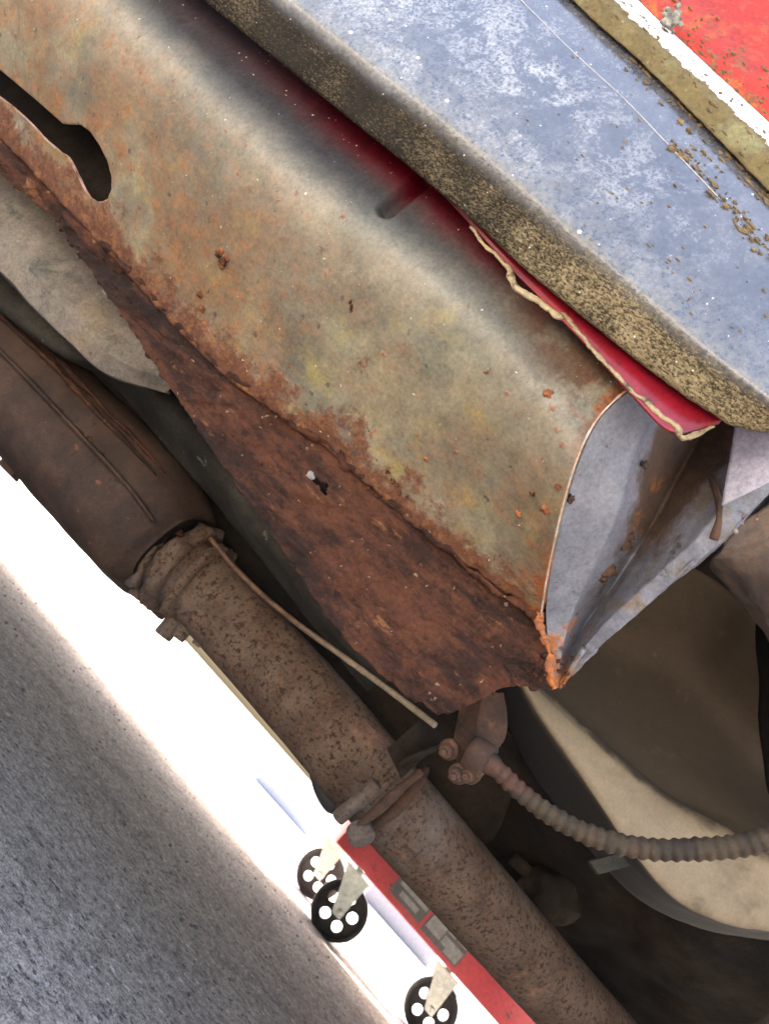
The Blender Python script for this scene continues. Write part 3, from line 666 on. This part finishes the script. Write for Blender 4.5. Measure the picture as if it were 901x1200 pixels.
# floor pan, with pressed ribs
def pan(p, u, v): return .008 * math.tanh(3 * math.sin((p @ BX) * 28)) + .003 * nz(p, 8)
gp = np.array([[ABZ(a, b, .395) for a in np.linspace(-.35, 2.4, 90)] for b in np.linspace(.70, 1.86, 60)])
sheet('floor_pan', gp, M['under'], car, th=.002, disp=pan)
gp = np.array([[ABZ(a, b, .395) for a in np.linspace(.08, 2.4, 90)] for b in np.linspace(.40, .70, 20)])
sheet('floor_pan', gp, M['under'], car, th=.002, disp=pan)
gp = np.array([[ABZ(a, b, .62) for a in np.linspace(-1.35, .2, 40)] for b in np.linspace(.27, 2.05, 40)])
sheet('light_block_panel', gp, M['under'], car, th=.002, disp=pan)  # unseen flat panel added to keep sky light out of the arch
gp = np.array([[ABZ(a, b, z) for a in np.linspace(-1.38, -.2, 30)] for b, z in [(.262, .60), (.235, .66), (.228, .72), (.24, .78), (.27, .84)]])
sheet('front_wing', gp, M['red'], car, th=.0015)
gp = np.array([[ABZ(a, b, z) for a in np.linspace(-.35, 2.4, 60)] for b, z in [(.86, .40), (.87, .36), (.90, .335), (.98, .33), (1.06, .335), (1.09, .36), (1.10, .40)]])
sheet('centre_tunnel', gp, M['under'], car, th=.002)
gp = np.array([[ABZ(a, b, z) for a in np.linspace(-.3, 2.4, 60)] for b, z in [(1.78, .40), (1.80, .36), (1.86, .325), (1.98, .315), (2.06, .32), (2.09, .40), (2.10, .50), (2.10, .80)]])
sheet('far_sill', gp, M['under'], car, th=.002)
rows = [[(150, 590, .66), (290, 725, .66), (420, 860, .67), (540, 990, .70)], [(150, 560, .64), (300, 700, .64), (450, 850, .65), (580, 980, .68)], [(220, 540, .62), (370, 690, .62), (500, 800, .62), (620, 880, .62)], [(260, 480, .66), (420, 620, .66), (560, 740, .66), (680, 820, .66)]]
sheet('shade_backing', surf(rows, 50, 24), M['under'], car, th=.003, disp=lambda p, u, v: .002 * nz(p, 30, 2))  # dark sheet added behind the pipe in place of deep shade
rows = [[(880, 640, .50), (885, 720, .50), (886, 800, .50), (890, 880, .50), (905, 940, .50), (960, 980, .5)], [(900, 600, .46), (920, 700, .46), (930, 800, .46), (940, 880, .46), (960, 930, .46), (1000, 960, .46)], [(990, 540, .46), (1020, 700, .46), (1020, 800, .46), (1030, 880, .46), (1040, 930, .46), (1060, 940, .46)]]
sheet('dark_void_sheet', surf(rows, 50, 24), M['under'], car, th=.003, disp=lambda p, u, v: .003 * nz(p, 26, 2))  # dark sheet added to blacken the shaded void right of the arch
# dark running gear between the exhaust and the arch
rows = [[(495, 900, .78), (550, 985, .78), (610, 1065, .80), (694, 1156, .86), (790, 1258, .92)], [(545, 860, .65), (620, 930, .65), (720, 1020, .66), (800, 1100, .66), (930, 1180, .66)], [(560, 840, .58), (660, 900, .63), (780, 1000, .63), (880, 1080, .63), (990, 1120, .63)]]
g = surf(rows, 60, 40)
sheet('gearbox_cover', g, M['under'], car, th=.003, disp=lambda p, u, v: .006 * nz(p, 16, 2) + .002 * nz(p, 50, 3))
P = cr([V(x, y, w) for x, y, w in [(600, 1005, .72), (630, 1030, .72), (650, 1028, .72), (665, 1035, .72)]], 30)
mb = MB(); mb.tube(P, .006, seg=10); mb.add(*lump(V(640, 1050, .72), .022, 3, (1, 1, 1), 3, .5)); mb.build('joint_boot', M['under'], car)
mb = MB(); c = V(712, 1012, .5); u_ = V(732, 1000, .5) - V(695, 1010, .5); v_ = V(712, 1028, .5) - V(700, 1010, .5)
mb.box(c, u_ * .5, BX * .004, v_ * .45); mb.build('small_bracket', M['greenplate'], car)
# cream inner arch --------------------------------------------------------------
O = [(606, 770), (612, 800), (636, 842), (668, 885), (700, 930), (738, 985), (790, 1045), (845, 1075), (905, 1088), (990, 1100)]
I = [(612, 762), (624, 796), (668, 838), (722, 885), (780, 932), (838, 965), (880, 990), (940, 1010), (990, 1030), (1040, 1040)]
O2 = [(570, 775), (582, 815), (600, 862), (630, 915), (662, 960), (702, 1010), (760, 1062), (835, 1092), (905, 1105), (990, 1120)]
rows = [[(x, y, .60) for x, y in O2], [(x, y, .535) for x, y in off(O2, O, .75)], [(x, y, .520) for x, y in O], [(x, y, .522) for x, y in off(O, I, .7)], [(x, y, .530) for x, y in I], [(x + 14, y - 12, .548) for x, y in I],
        [(650, 720, .57), (680, 740, .59), (730, 760, .60), (790, 790, .61), (830, 830, .61), (870, 870, .61), (900, 900, .61), (950, 940, .60), (1000, 960, .60), (1060, 980, .6)],
        [(690, 640, .52), (740, 640, .53), (800, 660, .54), (850, 690, .55), (890, 730, .55), (930, 780, .55), (970, 820, .55), (1010, 850, .55), (1060, 880, .55), (1100, 900, .55)]]
g = surf(rows, 110, 90)
sheet('inner_arch', g, M['arch'], car, th=.002, disp=lambda p, u, v: .0015 * nz(p, 22, 4) + .0004 * fbm(p, 90, 3, 2), label='cream painted inner arch, brown with mud inside')
# exhaust ------------------------------------------------------------------------
ex_root = bpy.data.objects.new('exhaust', None); link(ex_root, car)
ex_root.location = Vector(V(300, 760, .575)) - wpos(car)
WX = .575
def exmesh(mb, name, mat, **k): return mb.build(name, mat, ex_root, **k)
P = cr([V(x, y, w) for x, y, w in [(196, 652, .575), (215, 668, .575), (250, 702, .575), (310, 768, .575), (372, 838, .575), (438, 916, .59), (514, 1003, .63), (598, 1098, .69), (684, 1194, .76), (772, 1290, .84)]], 240)
def pr(i, p): return .0300 * (1 + .012 * nz(p, 40)) * (0.86 if i < 8 else 1)
mb = MB(); mb.tube(P, [pr(i, p) for i, p in enumerate(P)], seg=56)
pipe = exmesh(mb, 'exhaust_pipe', M['exhaust'])
# catalytic box: two pressed half shells with a seam flange
axis = cr([V(x, y, w) for x, y, w in [(-64, 372, .585), (-48, 387, .585), (-15, 418, .585), (58, 489, .585), (126, 562, .582), (174, 614, .578), (206, 655, .576)]], 120)
rr = np.interp(np.linspace(0, 1, 120), [0, .02, .08, .18, .76, .84, .92, .97, 1], [.010, .030, .044, .050, .051, .050, .047, .042, .034])
T_ = axis[-1] - axis[0]; T_ /= np.linalg.norm(T_)
sx = np.cross(T_, [0, 0, 1.0]); sx /= np.linalg.norm(sx); sy = np.cross(sx, T_); sy *= np.sign(sy[2])
if sx @ (CAM - axis[60]) < 0: sx = -sx
vs, fs, uv = [], [], []
seg = 72; n_ = len(axis)
for i, p in enumerate(axis):
    for k in range(seg):
        a = 2 * math.pi * k / seg; ca, sa = math.cos(a), math.sin(a)
        e = .72
        x = math.copysign(abs(ca) ** e, ca); y = math.copysign(abs(sa) ** e, sa)
        q = p + sx * x * rr[i] * 1.25 + sy * y * rr[i]
        q = q + (sy * y + sx * x) * .0018 * nz(q, 26, 3)
        vs.append(q); uv.append((i / n_, k / seg))
for i in range(n_ - 1):
    for k in range(seg): fs.append((i * seg + k, i * seg + (k + 1) % seg, (i + 1) * seg + (k + 1) % seg, (i + 1) * seg + k))
fs.append(tuple(range(seg))); fs.append(tuple((n_ - 1) * seg + k for k in range(seg))[::-1])
mb = MB(); mb.add(vs, fs, uv); cat_ = exmesh(mb, 'silencer_box', M['cat'], label='flattened brown silencer box with a pressed seam')
# seam flange
sec = []
front = np.array([p + sx * (r * 1.25 + .002) + sy * (r * .06) for p, r in zip(axis, rr)])
mb = MB(); mb.tube(front[5:116], [(.0062 + .0018 * nz(p, 60), .0020 + .0005 * nz(p, 90, 2)) for p in front[5:116]], seg=10)
mb.build('seam', M['cat'], cat_)
mb = MB()
for x, y, r, w in [(97, 510, .004, .5205), (112, 522, .005, .5205), (130, 540, .006, .5205), (152, 560, .006, .5205), (72, 484, .004, .5205), (196, 600, .008, .54), (205, 618, .007, .545), (120, 536, .004, .5205), (165, 578, .005, .53)]:
    mb.add(*lump(V(x, y, w), r, x, (1.6, .5, .6), 2, .6))
mb.build('rust_scab', M['flake'], cat_)
for dz, off_ in ((.0235, 1.07), (.030, .98)):   # rusted stiffening rib on the upper half shell
    pth = np.array([p + sx * (r * 1.25 * off_ - .002) + sy * (dz + .0012 * nz(p, 50, 3)) for p, r in zip(axis, rr)])[16:104]
    mb = MB(); mb.tube(pth, [(max(.0005, (.0034 + .0018 * fbm(p, 70, 5, 3)) * math.sin(math.pi * (i + .5) / len(pth)) ** .4), max(.0004, (.0022 + .0014 * fbm(p, 90, 8, 3)) * math.sin(math.pi * (i + .5) / len(pth)) ** .5)) for i, p in enumerate(pth)], seg=8); mb.build('rib', M['flake'], cat_)
mb = MB()   # small tab on the outer rim
c = V(10, 545, .585); mb.box(V(14, 548, .58), (V(22, 556, .58) - V(6, 540, .58)) * .5, BX * .006, (V(18, 540, .58) - V(8, 552, .58)) * .5); mb.build('rim_tab', M['cat'], cat_)
# flange collar with lugs between box and pipe
def ring(path_pt, tdir, r, half, mat, name, par, seg=40, jag=0, flat=1):
    t = tdir / np.linalg.norm(tdir); pts = [path_pt + t * s for s in np.linspace(-half, half, 6)]
    prf = [.93, 1, 1.01, 1.01, 1, .93]; mb = MB()
    v, f, u = tube(pts, [r * q for q in prf], seg=seg)
    v = np.array([q + (q - path_pt) * jag * fbm(q, 90, 2) for q in v]); mb.add(v, f, u); return mb.build(name, mat, par)
tp = P[14] - P[10]
ring(V(197, 650, .575), tp, .0385, .006, M['exhaust'], 'pipe_flange', ex_root, jag=.20)
ring(V(214, 668, .575), tp, .0375, .007, M['exhaust'], 'pipe_flange', ex_root, jag=.2)
ring(V(234, 686, .575), tp, .0355, .004, M['exhaust'], 'pipe_flange', ex_root, jag=.15)
for x, y, r in [(158, 700, .0065), (190, 746, .0072), (207, 748, .006), (229, 756, .0035), (172, 712, .006)]:
    q = V(x, y, .573); qq = V(x + 10, y - 12, .573); d = (q - qq); mb = MB(); mb.cyl(qq - d * .6, q, r, 6); mb.build('clamp_bolt', M['exhaust'], ex_root)
# lower clamp
tp2 = P[130] - P[118]
i0 = 118
cl = bpy.data.objects.new('pipe_clamp', None); link(cl, ex_root); c0 = V(448, 925, .575); cl.location = Vector(c0) - wpos(ex_root)
# clamp pieces are single meshes under the exhaust (third level stays the last)
COL.objects.unlink(cl); bpy.data.objects.remove(cl)
ring(V(437, 914, .588), tp2, .0335, .003, M['exhaust'], 'pipe_clamp', ex_root, jag=.08)
ring(V(456, 936, .597), tp2, .0350, .0035, M['bracket'], 'pipe_clamp', ex_root, jag=.07)
mb = MB(); mb.cyl(V(395, 960, .545), V(442, 918, .535), .0050, 14); mb.cyl(V(425, 985, .54), V(420, 968, .545), .0085, 14); mb.build('clamp_bolt', M['exhaust'], ex_root)
mb = MB(); P2 = cr([V(x, y, w) for x, y, w in [(412, 975, .540), (440, 950, .536), (468, 925, .536), (492, 905, .545)]], 40)
mb.tube(P2, [(.0028, .0036)] * 40, seg=10); mb.build('clamp_strap', M['bracket'], ex_root)
mb = MB(); P2 = cr([V(x, y, w) for x, y, w in [(372, 905, .60), (378, 925, .60), (388, 942, .60), (398, 945, .6)]], 30)
mb.tube(P2, [(.008, .006)] * 30, seg=12); mb.build('rubber_hanger', M['rubber'], ex_root)
# dark hanger plate and nut beside the pipe
mb = MB(); mb.box(V(487, 872, .50), (V(512, 850, .50) - V(462, 895, .50)) * .5, BX * .003, (V(478, 852, .50) - V(498, 892, .50)) * .42)
mb.box(V(492, 885, .49), (V(515, 880, .49) - V(470, 898, .49)) * .5, BX * .008, np.array([0, 0, .003]))
mb.build('hanger_plate', M['under'], ex_root)

# thin rod ------------------------------------------------------------------------
P = cr([V(x, y, w) for x, y, w in [(215, 590, .56), (262, 650, .55), (300, 690, .54), (345, 728, .52), (400, 768, .50), (455, 808, .48), (510, 850, .46)]], 90)
mb = MB(); mb.tube(P, [.0019 + .0003 * nz(p, 120) for p in P], seg=10); mb.build('brake_rod', M['rod'], car)
# bracket and spiral cable -----------------------------------------------------------
br = sheet('cable_bracket', surf([[(543, 815, .412), (534, 850, .41), (532, 880, .41), (538, 905, .412)], [(566, 812, .405), (560, 850, .402), (560, 880, .402), (562, 900, .405)], [(590, 812, .41), (594, 840, .41), (592, 865, .41), (578, 885, .412)]], 30, 20, straight=True), M['bracket'], car, th=.003, disp=lambda p, u, v: .0006 * fbm(p, 100, 3, 2), smooth=False)
mb = MB(); c_ = V(527, 878, .40); q_ = np.array([-.35, -.75, -.55]) * .0034; mb.cyl(c_ - q_ * .4, c_ + q_ * .6, .0052, 18); mb.cyl(c_ + q_ * .5, c_ + q_ * 1.9, .0036, 6); mb.cyl(c_ + q_ * 1.8, c_ + q_ * 2.6, .0018, 10); mb.build('bolt', M['bracket'], br)
mb = MB(); c_ = V(538, 906, .40); q_ = np.array([-.35, -.75, -.55]) * .0034; mb.cyl(c_ - q_ * .4, c_ + q_ * .6, .0052, 18); mb.cyl(c_ + q_ * .5, c_ + q_ * 1.9, .0036, 6); mb.cyl(c_ + q_ * 1.8, c_ + q_ * 2.6, .0018, 10); mb.build('bolt', M['bracket'], br)
mb = MB(); c_ = V(552, 906, .40); q_ = np.array([-.35, -.75, -.55]) * .0034; mb.cyl(c_ - q_ * .4, c_ + q_ * .6, .0052, 18); mb.cyl(c_ + q_ * .5, c_ + q_ * 1.9, .0036, 6); mb.cyl(c_ + q_ * 1.8, c_ + q_ * 2.6, .0018, 10); mb.build('bolt', M['bracket'], br)
ctrl = [(548, 876, .398), (578, 898, .395), (612, 930, .392), (650, 958, .388), (700, 982, .384), (760, 995, .380), (820, 995, .376), (870, 990, .372), (930, 972, .366), (990, 945, .36)]
n_ = 900; P = cr([V(*c) for c in ctrl], n_)
L_ = np.concatenate([[0], np.cumsum(np.linalg.norm(np.diff(P, axis=0), axis=1))])
rads = []
for i in range(n_):
    t = L_[i]; per = .0046
    f = (t / per) % 1
    rib = .5 - .5 * math.cos(2 * math.pi * f)
    base = np.interp(t, [0, .012, .02, .035, .08, .16], [.0058, .0058, .0038, .0038, .0042, .0047])
    rads.append(base + (.0008 * rib ** .8 if t > .018 else 0) + .0004 * nz(P[i], 150))
mb = MB(); v, f, u = tube(P, rads, seg=28)
v = np.array([q + .00025 * np.array([nz(q, 260, 1), nz(q, 260, 2), nz(q, 260, 3)]) for q in v])
mb.add(v, f, u); cable = mb.build('brake_cable', M['cable'], car, label='ribbed dirty cable sheath curving to the right')
ring(V(561, 887, .396), P[40] - P[0], .0088, .0055, M['bracket'], 'ferrule', cable, jag=.05)

# rest of the body so that the car is a car ----------------------------------------------
def bodybox():
    # far side, roof, glass: a closed shell above the sills
    prof = [(.262, .84), (.30, 1.02), (.40, 1.22), (.60, 1.31), (1.05, 1.34), (1.65, 1.31), (1.88, 1.22), (2.00, 1.02), (2.07, .84)]
    g = np.array([[ABZ(a, b, z) for a in np.linspace(-.35, 1.9, 40)] for b, z in prof])
    return g
g = bodybox(); sheet('roof', g[2:7], M['red'], car, th=.003)
sheet('side_window', g[0:3], M['glass'], car, th=.003); sheet('side_window', g[6:9], M['glass'], car, th=.003)
gp = np.array([[ABZ(a, b, z) for b in np.linspace(.27, 2.07, 20)] for a, z in [(-1.35, .45), (-1.40, .60), (-1.25, .80), (-.35, .88), (-.0, 1.1), (.25, 1.28)]]); sheet('bonnet', gp, M['red'], car, th=.003)
gp = np.array([[ABZ(a, b, z) for b in np.linspace(.27, 2.07, 20)] for a, z in [(1.7, 1.28), (2.1, 1.1), (2.5, .9), (2.75, .82), (2.8, .6), (2.75, .42)]]); sheet('tailgate', gp, M['red'], car, th=.003)
gp = np.array([[ABZ(a, b, z) for a in np.linspace(-.35, 2.7, 40)] for b, z in [(1.89, .78), (1.90, .7), (1.86, .84)]])
gp = np.array([[ABZ(a, b, z) for a in np.linspace(.95, 2.72, 30)] for b, z in [(.25, .47), (.235, .55), (.224, .65), (.235, .78), (.262, .84)]]); sheet('rear_wing', gp, M['red'], car, th=.0015)
for a, b in ((-.78, .36), (-.78, 1.94), (1.95, .36), (1.95, 1.94)):
    prf = [(-.085, .20), (-.09, .26), (-.078, .29), (-.04, .3), (.04, .3), (.078, .29), (.09, .26), (.085, .20)]
    c = ABZ(a, b, .306); vs = []; seg = 48
    for k in range(seg):
        t = 2 * math.pi * k / seg
        for y, r in prf: vs.append(c + BX * y + (AX * math.cos(t) + np.array([0, 0, 1]) * math.sin(t)) * r)
    m_ = len(prf); fs = [(k * m_ + j, k * m_ + (j + 1) % m_, ((k + 1) % seg) * m_ + (j + 1) % m_, ((k + 1) % seg) * m_ + j) for k in range(seg) for j in range(m_)]
    wh = build('wheel', vs, fs, M['rubber'], car)
    mb = MB(); mb.cyl(c - BX * .06, c + BX * .06, .2, 40); mb.cyl(c - BX * .07, c + BX * .07, .05, 20); mb.build('rim', M['zinc'], wh)

# ------------------------------------------------------------------ dirt lying on the car
def on(g, px, py):
    q = g.reshape(-1, 3); r = ray(px, py); r = r / np.linalg.norm(r); d = q - CAM
    i = np.argmin(np.linalg.norm(d - np.outer(d @ r, r), axis=1)); j = (i // g.shape[1], i % g.shape[1])
    return q[i], j
nc = normals(g_cv); ns = normals(g_st); nr = normals(g_rb)
mb = MB(); cnt = 0
def crumb(g, nn, x, y, r, i):
    p, j = on(g, x, y)
    s = np.array([random.uniform(.7, 3.0), random.uniform(.3, .9), random.uniform(.4, 1.4)])
    mb.add(*lump(p + nn[j] * r * .4, r, i, s, 1, .9))
random.seed(3)
tracks = [[(783, 168), (800, 180), (820, 200), (835, 225), (850, 240), (868, 255), (880, 275), (901, 300)], [(800, 150), (830, 185), (860, 190), (885, 215), (901, 235)], [(715, 55), (760, 95), (800, 125), (840, 165), (901, 225)]]
for tr, num, sp in zip(tracks, (110, 60, 80), (5, 6, 6)):
    for i in range(num):
        t = random.random() ** .8 * (len(tr) - 1); k = min(int(t), len(tr) - 2); x, y = lerp(tr[k], tr[k + 1], t - k)
        crumb(g_cv, nc, x + random.gauss(0, sp), y + random.gauss(0, sp), random.choice((.0003, .0005, .0007, .001)), i)
for i in range(90):
    t = random.random(); x, y = lerp((640, 100), (901, 400), t); crumb(g_cv, nc, x + random.gauss(0, 60), y + random.gauss(0, 50), random.uniform(.0002, .0006), i)
for i in range(150):
    t = random.random() * 7; k = min(int(t), 6); a = lerp(LOW[k], LOW[k + 1], t - k); b = lerp(UPS[k], UPS[k + 1], t - k)
    x, y = lerp(a, b, random.random() ** 1.3)
    if x < 905 and y > -10: crumb(g_st, ns, x, y, random.uniform(.0003, .0008), i)
for i in range(170):
    t = random.random() * 7; k = min(int(t), 6); a = lerp(UPS[k], UPS[k + 1], t - k)
    d = abs(random.gauss(0, 18)) + 2; x, y = a[0] + d * .72, a[1] - d * .7
    if x < 905 and y > -10: crumb(g_rb, nr, x, y, random.uniform(.0003, .0009), i)
mb.build('dirt_crumbs', M['crumb'], smooth=False, kind='stuff', label='dry moss and soil crumbs caught on the trim above the sill', cat='dirt')
p, j = on(g_st, 786, 22)
mb = MB(); mb.add(*lump(V(786, 22, .236), .0035, 4, (1.1, .9, 1), 3, .8))
for i in range(14): mb.add(*lump(V(786 + random.gauss(0, 9), 22 + random.gauss(0, 8), .2355), random.uniform(.0006, .0016), i, (1, 1, 1), 2, .7))
mb.build('lichen_clod', M['clod'], label='small grey lichen clod on the top edge of the white strip', cat='lichen')

# ------------------------------------------------------------------ workshop crane beyond the car
YB = 1.93
q = G(397, 1068, .062)
crane = empty('engine_crane', Vector((q[0], YB, .0)), 'red steel crane leg on holed castors with two grey stickers, beyond the car', 'crane')
Z = np.array([0, 0, 1.0]); X = np.array([1.0, 0, 0]); Y = np.array([0, 1.0, 0])
dB = YB
pl = D(405, 972, dB); pr_ = D(700, 1303, dB)
zt, zb = .243, .152
mb = MB(); x0 = D(408, 972, dB)[0]; x1 = x0 + 1.1
mb.box(((x0 + x1) / 2, dB + .035, (zt + zb) / 2), X * (x1 - x0) / 2, Y * .035, Z * (zt - zb) / 2, bev=.06); leg1 = mb.build('base_beam', M['crane'], crane)
mb = MB(); mb.box(((x0 + x1) / 2 + .15, dB + .42, (zt + zb) / 2), X * (x1 - x0) / 2, Y * .035, Z * (zt - zb) / 2, bev=.06); mb.build('base_beam', M['crane'], crane)
mb = MB(); mb.box((x0 + .85, dB + .23, (zt + zb) / 2 + .01), X * .04, Y * .16, Z * .035, bev=.06); mb.build('cross_beam', M['crane'], crane)
mb = MB(); mb.box((x0 - .012, dB + .03, zt - .012), X * .022, Y * .03, Z * .012); mb.build('end_lug', M['crane'], crane)
mb = MB(); mb.box((x0 + .85, dB + .23, .8), X * .04, Y * .04, Z * .56, bev=.06); mb.build('mast', M['crane'], crane)
mb = MB(); P = cr([(x0 + .16, dB + .03, zt + .002), (x0 + .30, dB + .03, zt + .012), (x0 + .40, dB + .03, zt + .022), (x0 + .55, dB + .03, zt + .02), (x0 + .8, dB + .04, zt + .03)], 40); mb.tube(P, .010, seg=12); mb.build('ram_hose', M['rubber'], crane)
def sticker(xa, xb, za, zb_, bars):
    mb = MB(); mb.box(((xa + xb) / 2, dB - .0006, (za + zb_) / 2), X * (xb - xa) / 2, Y * .0006, Z * (zb_ - za) / 2, bev=0); s = mb.build('sticker', M['sticker'], crane, smooth=False)
    for (a0, a1, b0, b1) in bars:
        mb = MB(); mb.box((xa + (xb - xa) * (a0 + a1) / 2, dB - .0016, za + (zb_ - za) * (b0 + b1) / 2), X * (xb - xa) * (a1 - a0) / 2, Y * .0003, Z * (zb_ - za) * (b1 - b0) / 2, bev=0); mb.build('print_block', M['print'], s, smooth=False)
def xat(px, py): return D(px, py, dB)[0]
xs = xat(462, 1035)
sticker(xs, xs + .105, zb + .017, zt - .008, [(.06, .34, .70, .9), (.10, .95, .44, .6), (.25, .8, .14, .34)])
sticker(xs + .115, xs + .235, zb + .012, zt - .012, [(.03, .42, .2, .95), (.46, .66, .62, .9), (.46, .62, .2, .5), (.62, .97, .05, .5), (.7, .95, .65, .9)])
def castor(x, y, yaw):
    root = bpy.data.objects.new('castor', None); link(root, crane); root.location = Vector((x, y, 0)) - crane.location
    c = np.array([x, y, .0645]); R = .0638
    ax = np.array([math.sin(yaw), math.cos(yaw), 0]); fd = np.array([ax[1], -ax[0], 0])
    # spoked disc wheel with five round holes
    bm = bmesh.new(); seg = 60
    def loopv(rad, off, cc=(0, 0), n=seg): return [bm.verts.new((cc[0] + rad * math.cos(2 * math.pi * k / n), off, cc[1] + rad * math.sin(2 * math.pi * k / n))) for k in range(n)]
    fr = []
    for s_ in (-1, 1):
        es = []
        outer = loopv(R * .82, s_ * .008)
        es += [bm.edges.new((outer[k], outer[(k + 1) % seg])) for k in range(seg)]; hs = []
        for h in range(5):
            t = 2 * math.pi * h / 5 + .3; hc = (R * .50 * math.cos(t), R * .50 * math.sin(t)); hv = loopv(R * .195, s_ * .008, hc, 16); hs.append(hv)
            es += [bm.edges.new((hv[k], hv[(k + 1) % 16])) for k in range(16)]
        bmesh.ops.triangle_fill(bm, edges=es, use_beauty=True); fr.append((outer, hs))
    for k in range(seg): bm.faces.new((fr[0][0][k], fr[0][0][(k + 1) % seg], fr[1][0][(k + 1) % seg], fr[1][0][k]))
    for h in range(5):
        for k in range(16): bm.faces.new((fr[0][1][h][k], fr[0][1][h][(k + 1) % 16], fr[1][1][h][(k + 1) % 16], fr[1][1][h][k]))
    bmesh.ops.recalc_face_normals(bm, faces=bm.faces); bm.verts.index_update()
    vs = [c + fd * v.co[0] + ax * v.co[1] + Z * v.co[2] for v in bm.verts]; fs = [[v.index for v in f.verts] for f in bm.faces]; bm.free()
    build('wheel_disc', vs, fs, M['rubber'], root, smooth=False)
    prf = [(-.010, R * .80), (-.016, R * .86), (-.015, R * .97), (-.008, R), (.008, R), (.015, R * .97), (.016, R * .86), (.010, R * .80)]
    vs = [c + ax * y_ + (fd * math.cos(t) + Z * math.sin(t)) * r_ for t in [2 * math.pi * k / seg for k in range(seg)] for y_, r_ in prf]
    m_ = len(prf); fs = [(k * m_ + j, k * m_ + (j + 1) % m_, ((k + 1) % seg) * m_ + (j + 1) % m_, ((k + 1) % seg) * m_ + j) for k in range(seg) for j in range(m_)]
    build('tread', vs, fs, M['rubber'], root)
    top = c + Z * (zb - .074) - fd * .025
    mb = MB()
    for s_ in (-1, 1):
        b = ax * s_ * .021; w_ = .014
        q = [c + b - fd * .012 - Z * .012, c + b + fd * .012 - Z * .012, top + b + fd * .032 + Z * .002, top + b - fd * .032 + Z * .002]
        q2 = [a + ax * s_ * .003 for a in q]; mb.add(q + q2, [(0, 1, 2, 3), (7, 6, 5, 4), (0, 4, 5, 1), (1, 5, 6, 2), (2, 6, 7, 3), (3, 7, 4, 0)])
    mb.box(top + Z * .001, fd * .034, ax * .026, Z * .003); mb.build('fork', M['zinc'], root, smooth=False)
    mb = MB(); mb.cyl(c - ax * .027, c + ax * .027, .007, 12); mb.cyl(c - ax * .012, c + ax * .012, .013, 16); mb.build('axle', M['zinc'], root)
    mb = MB(); mb.cyl(np.array([top[0], top[1], top[2]]), np.array([top[0], top[1], zb + .004]), .012, 14); mb.build('swivel', M['zinc'], root)
    return root
castor(G(397, 1068, .062)[0], G(397, 1068, .062)[1], .25)
castor(G(375, 1025, .062)[0] - .0, G(375, 1025, .062)[1], .3)
castor(D(512, 1172, 1.98)[0], YB + .05, .3)
castor(x0 + 1.0, YB + .42, .2)

# ------------------------------------------------------------------ far things beyond the driveway
def prism(pr, ox, y0, y1, mat, name, par, z0=0):
    n = len(pr); vs = [(ox + x, y0, z + z0) for x, z in pr] + [(ox + x, y1, z + z0) for x, z in pr]
    return build(name, vs, [tuple(range(n)), tuple(range(n, 2 * n))[::-1]] + [(i, n + i, n + (i + 1) % n, (i + 1) % n) for i in range(n)], mat, par, smooth=False)
def crate(px, py, d, w_, h_, dp, mat, label):
    x = D(px, py, d)[0]; r = empty('storage_box', Vector((x, d, 0)), label, 'box')
    mb = MB(); mb.box((x, d + dp / 2, h_ / 2), X * w_ / 2 * .96, Y * dp / 2 * .96, Z * h_ / 2, bev=.05); mb.build('body', mat, r)
    mb = MB(); mb.box((x, d + dp / 2, h_ + .008), X * w_ / 2, Y * dp / 2, Z * .012, bev=.1); mb.build('lid', mat, r)
crate(352, 925, 4.4, .42, .17, .3, m_simple('pale_blue_plastic', (.36, .38, .46), rough=.5, bump=0), 'pale blue box on the bright ground, left of the crane castors')
crate(470, 1085, 4.6, .55, .12, .3, m_simple('lilac_grey_plastic', (.22, .20, .22), rough=.5, bump=0), 'low lilac-grey box on the bright ground, seen under the red crane beam')
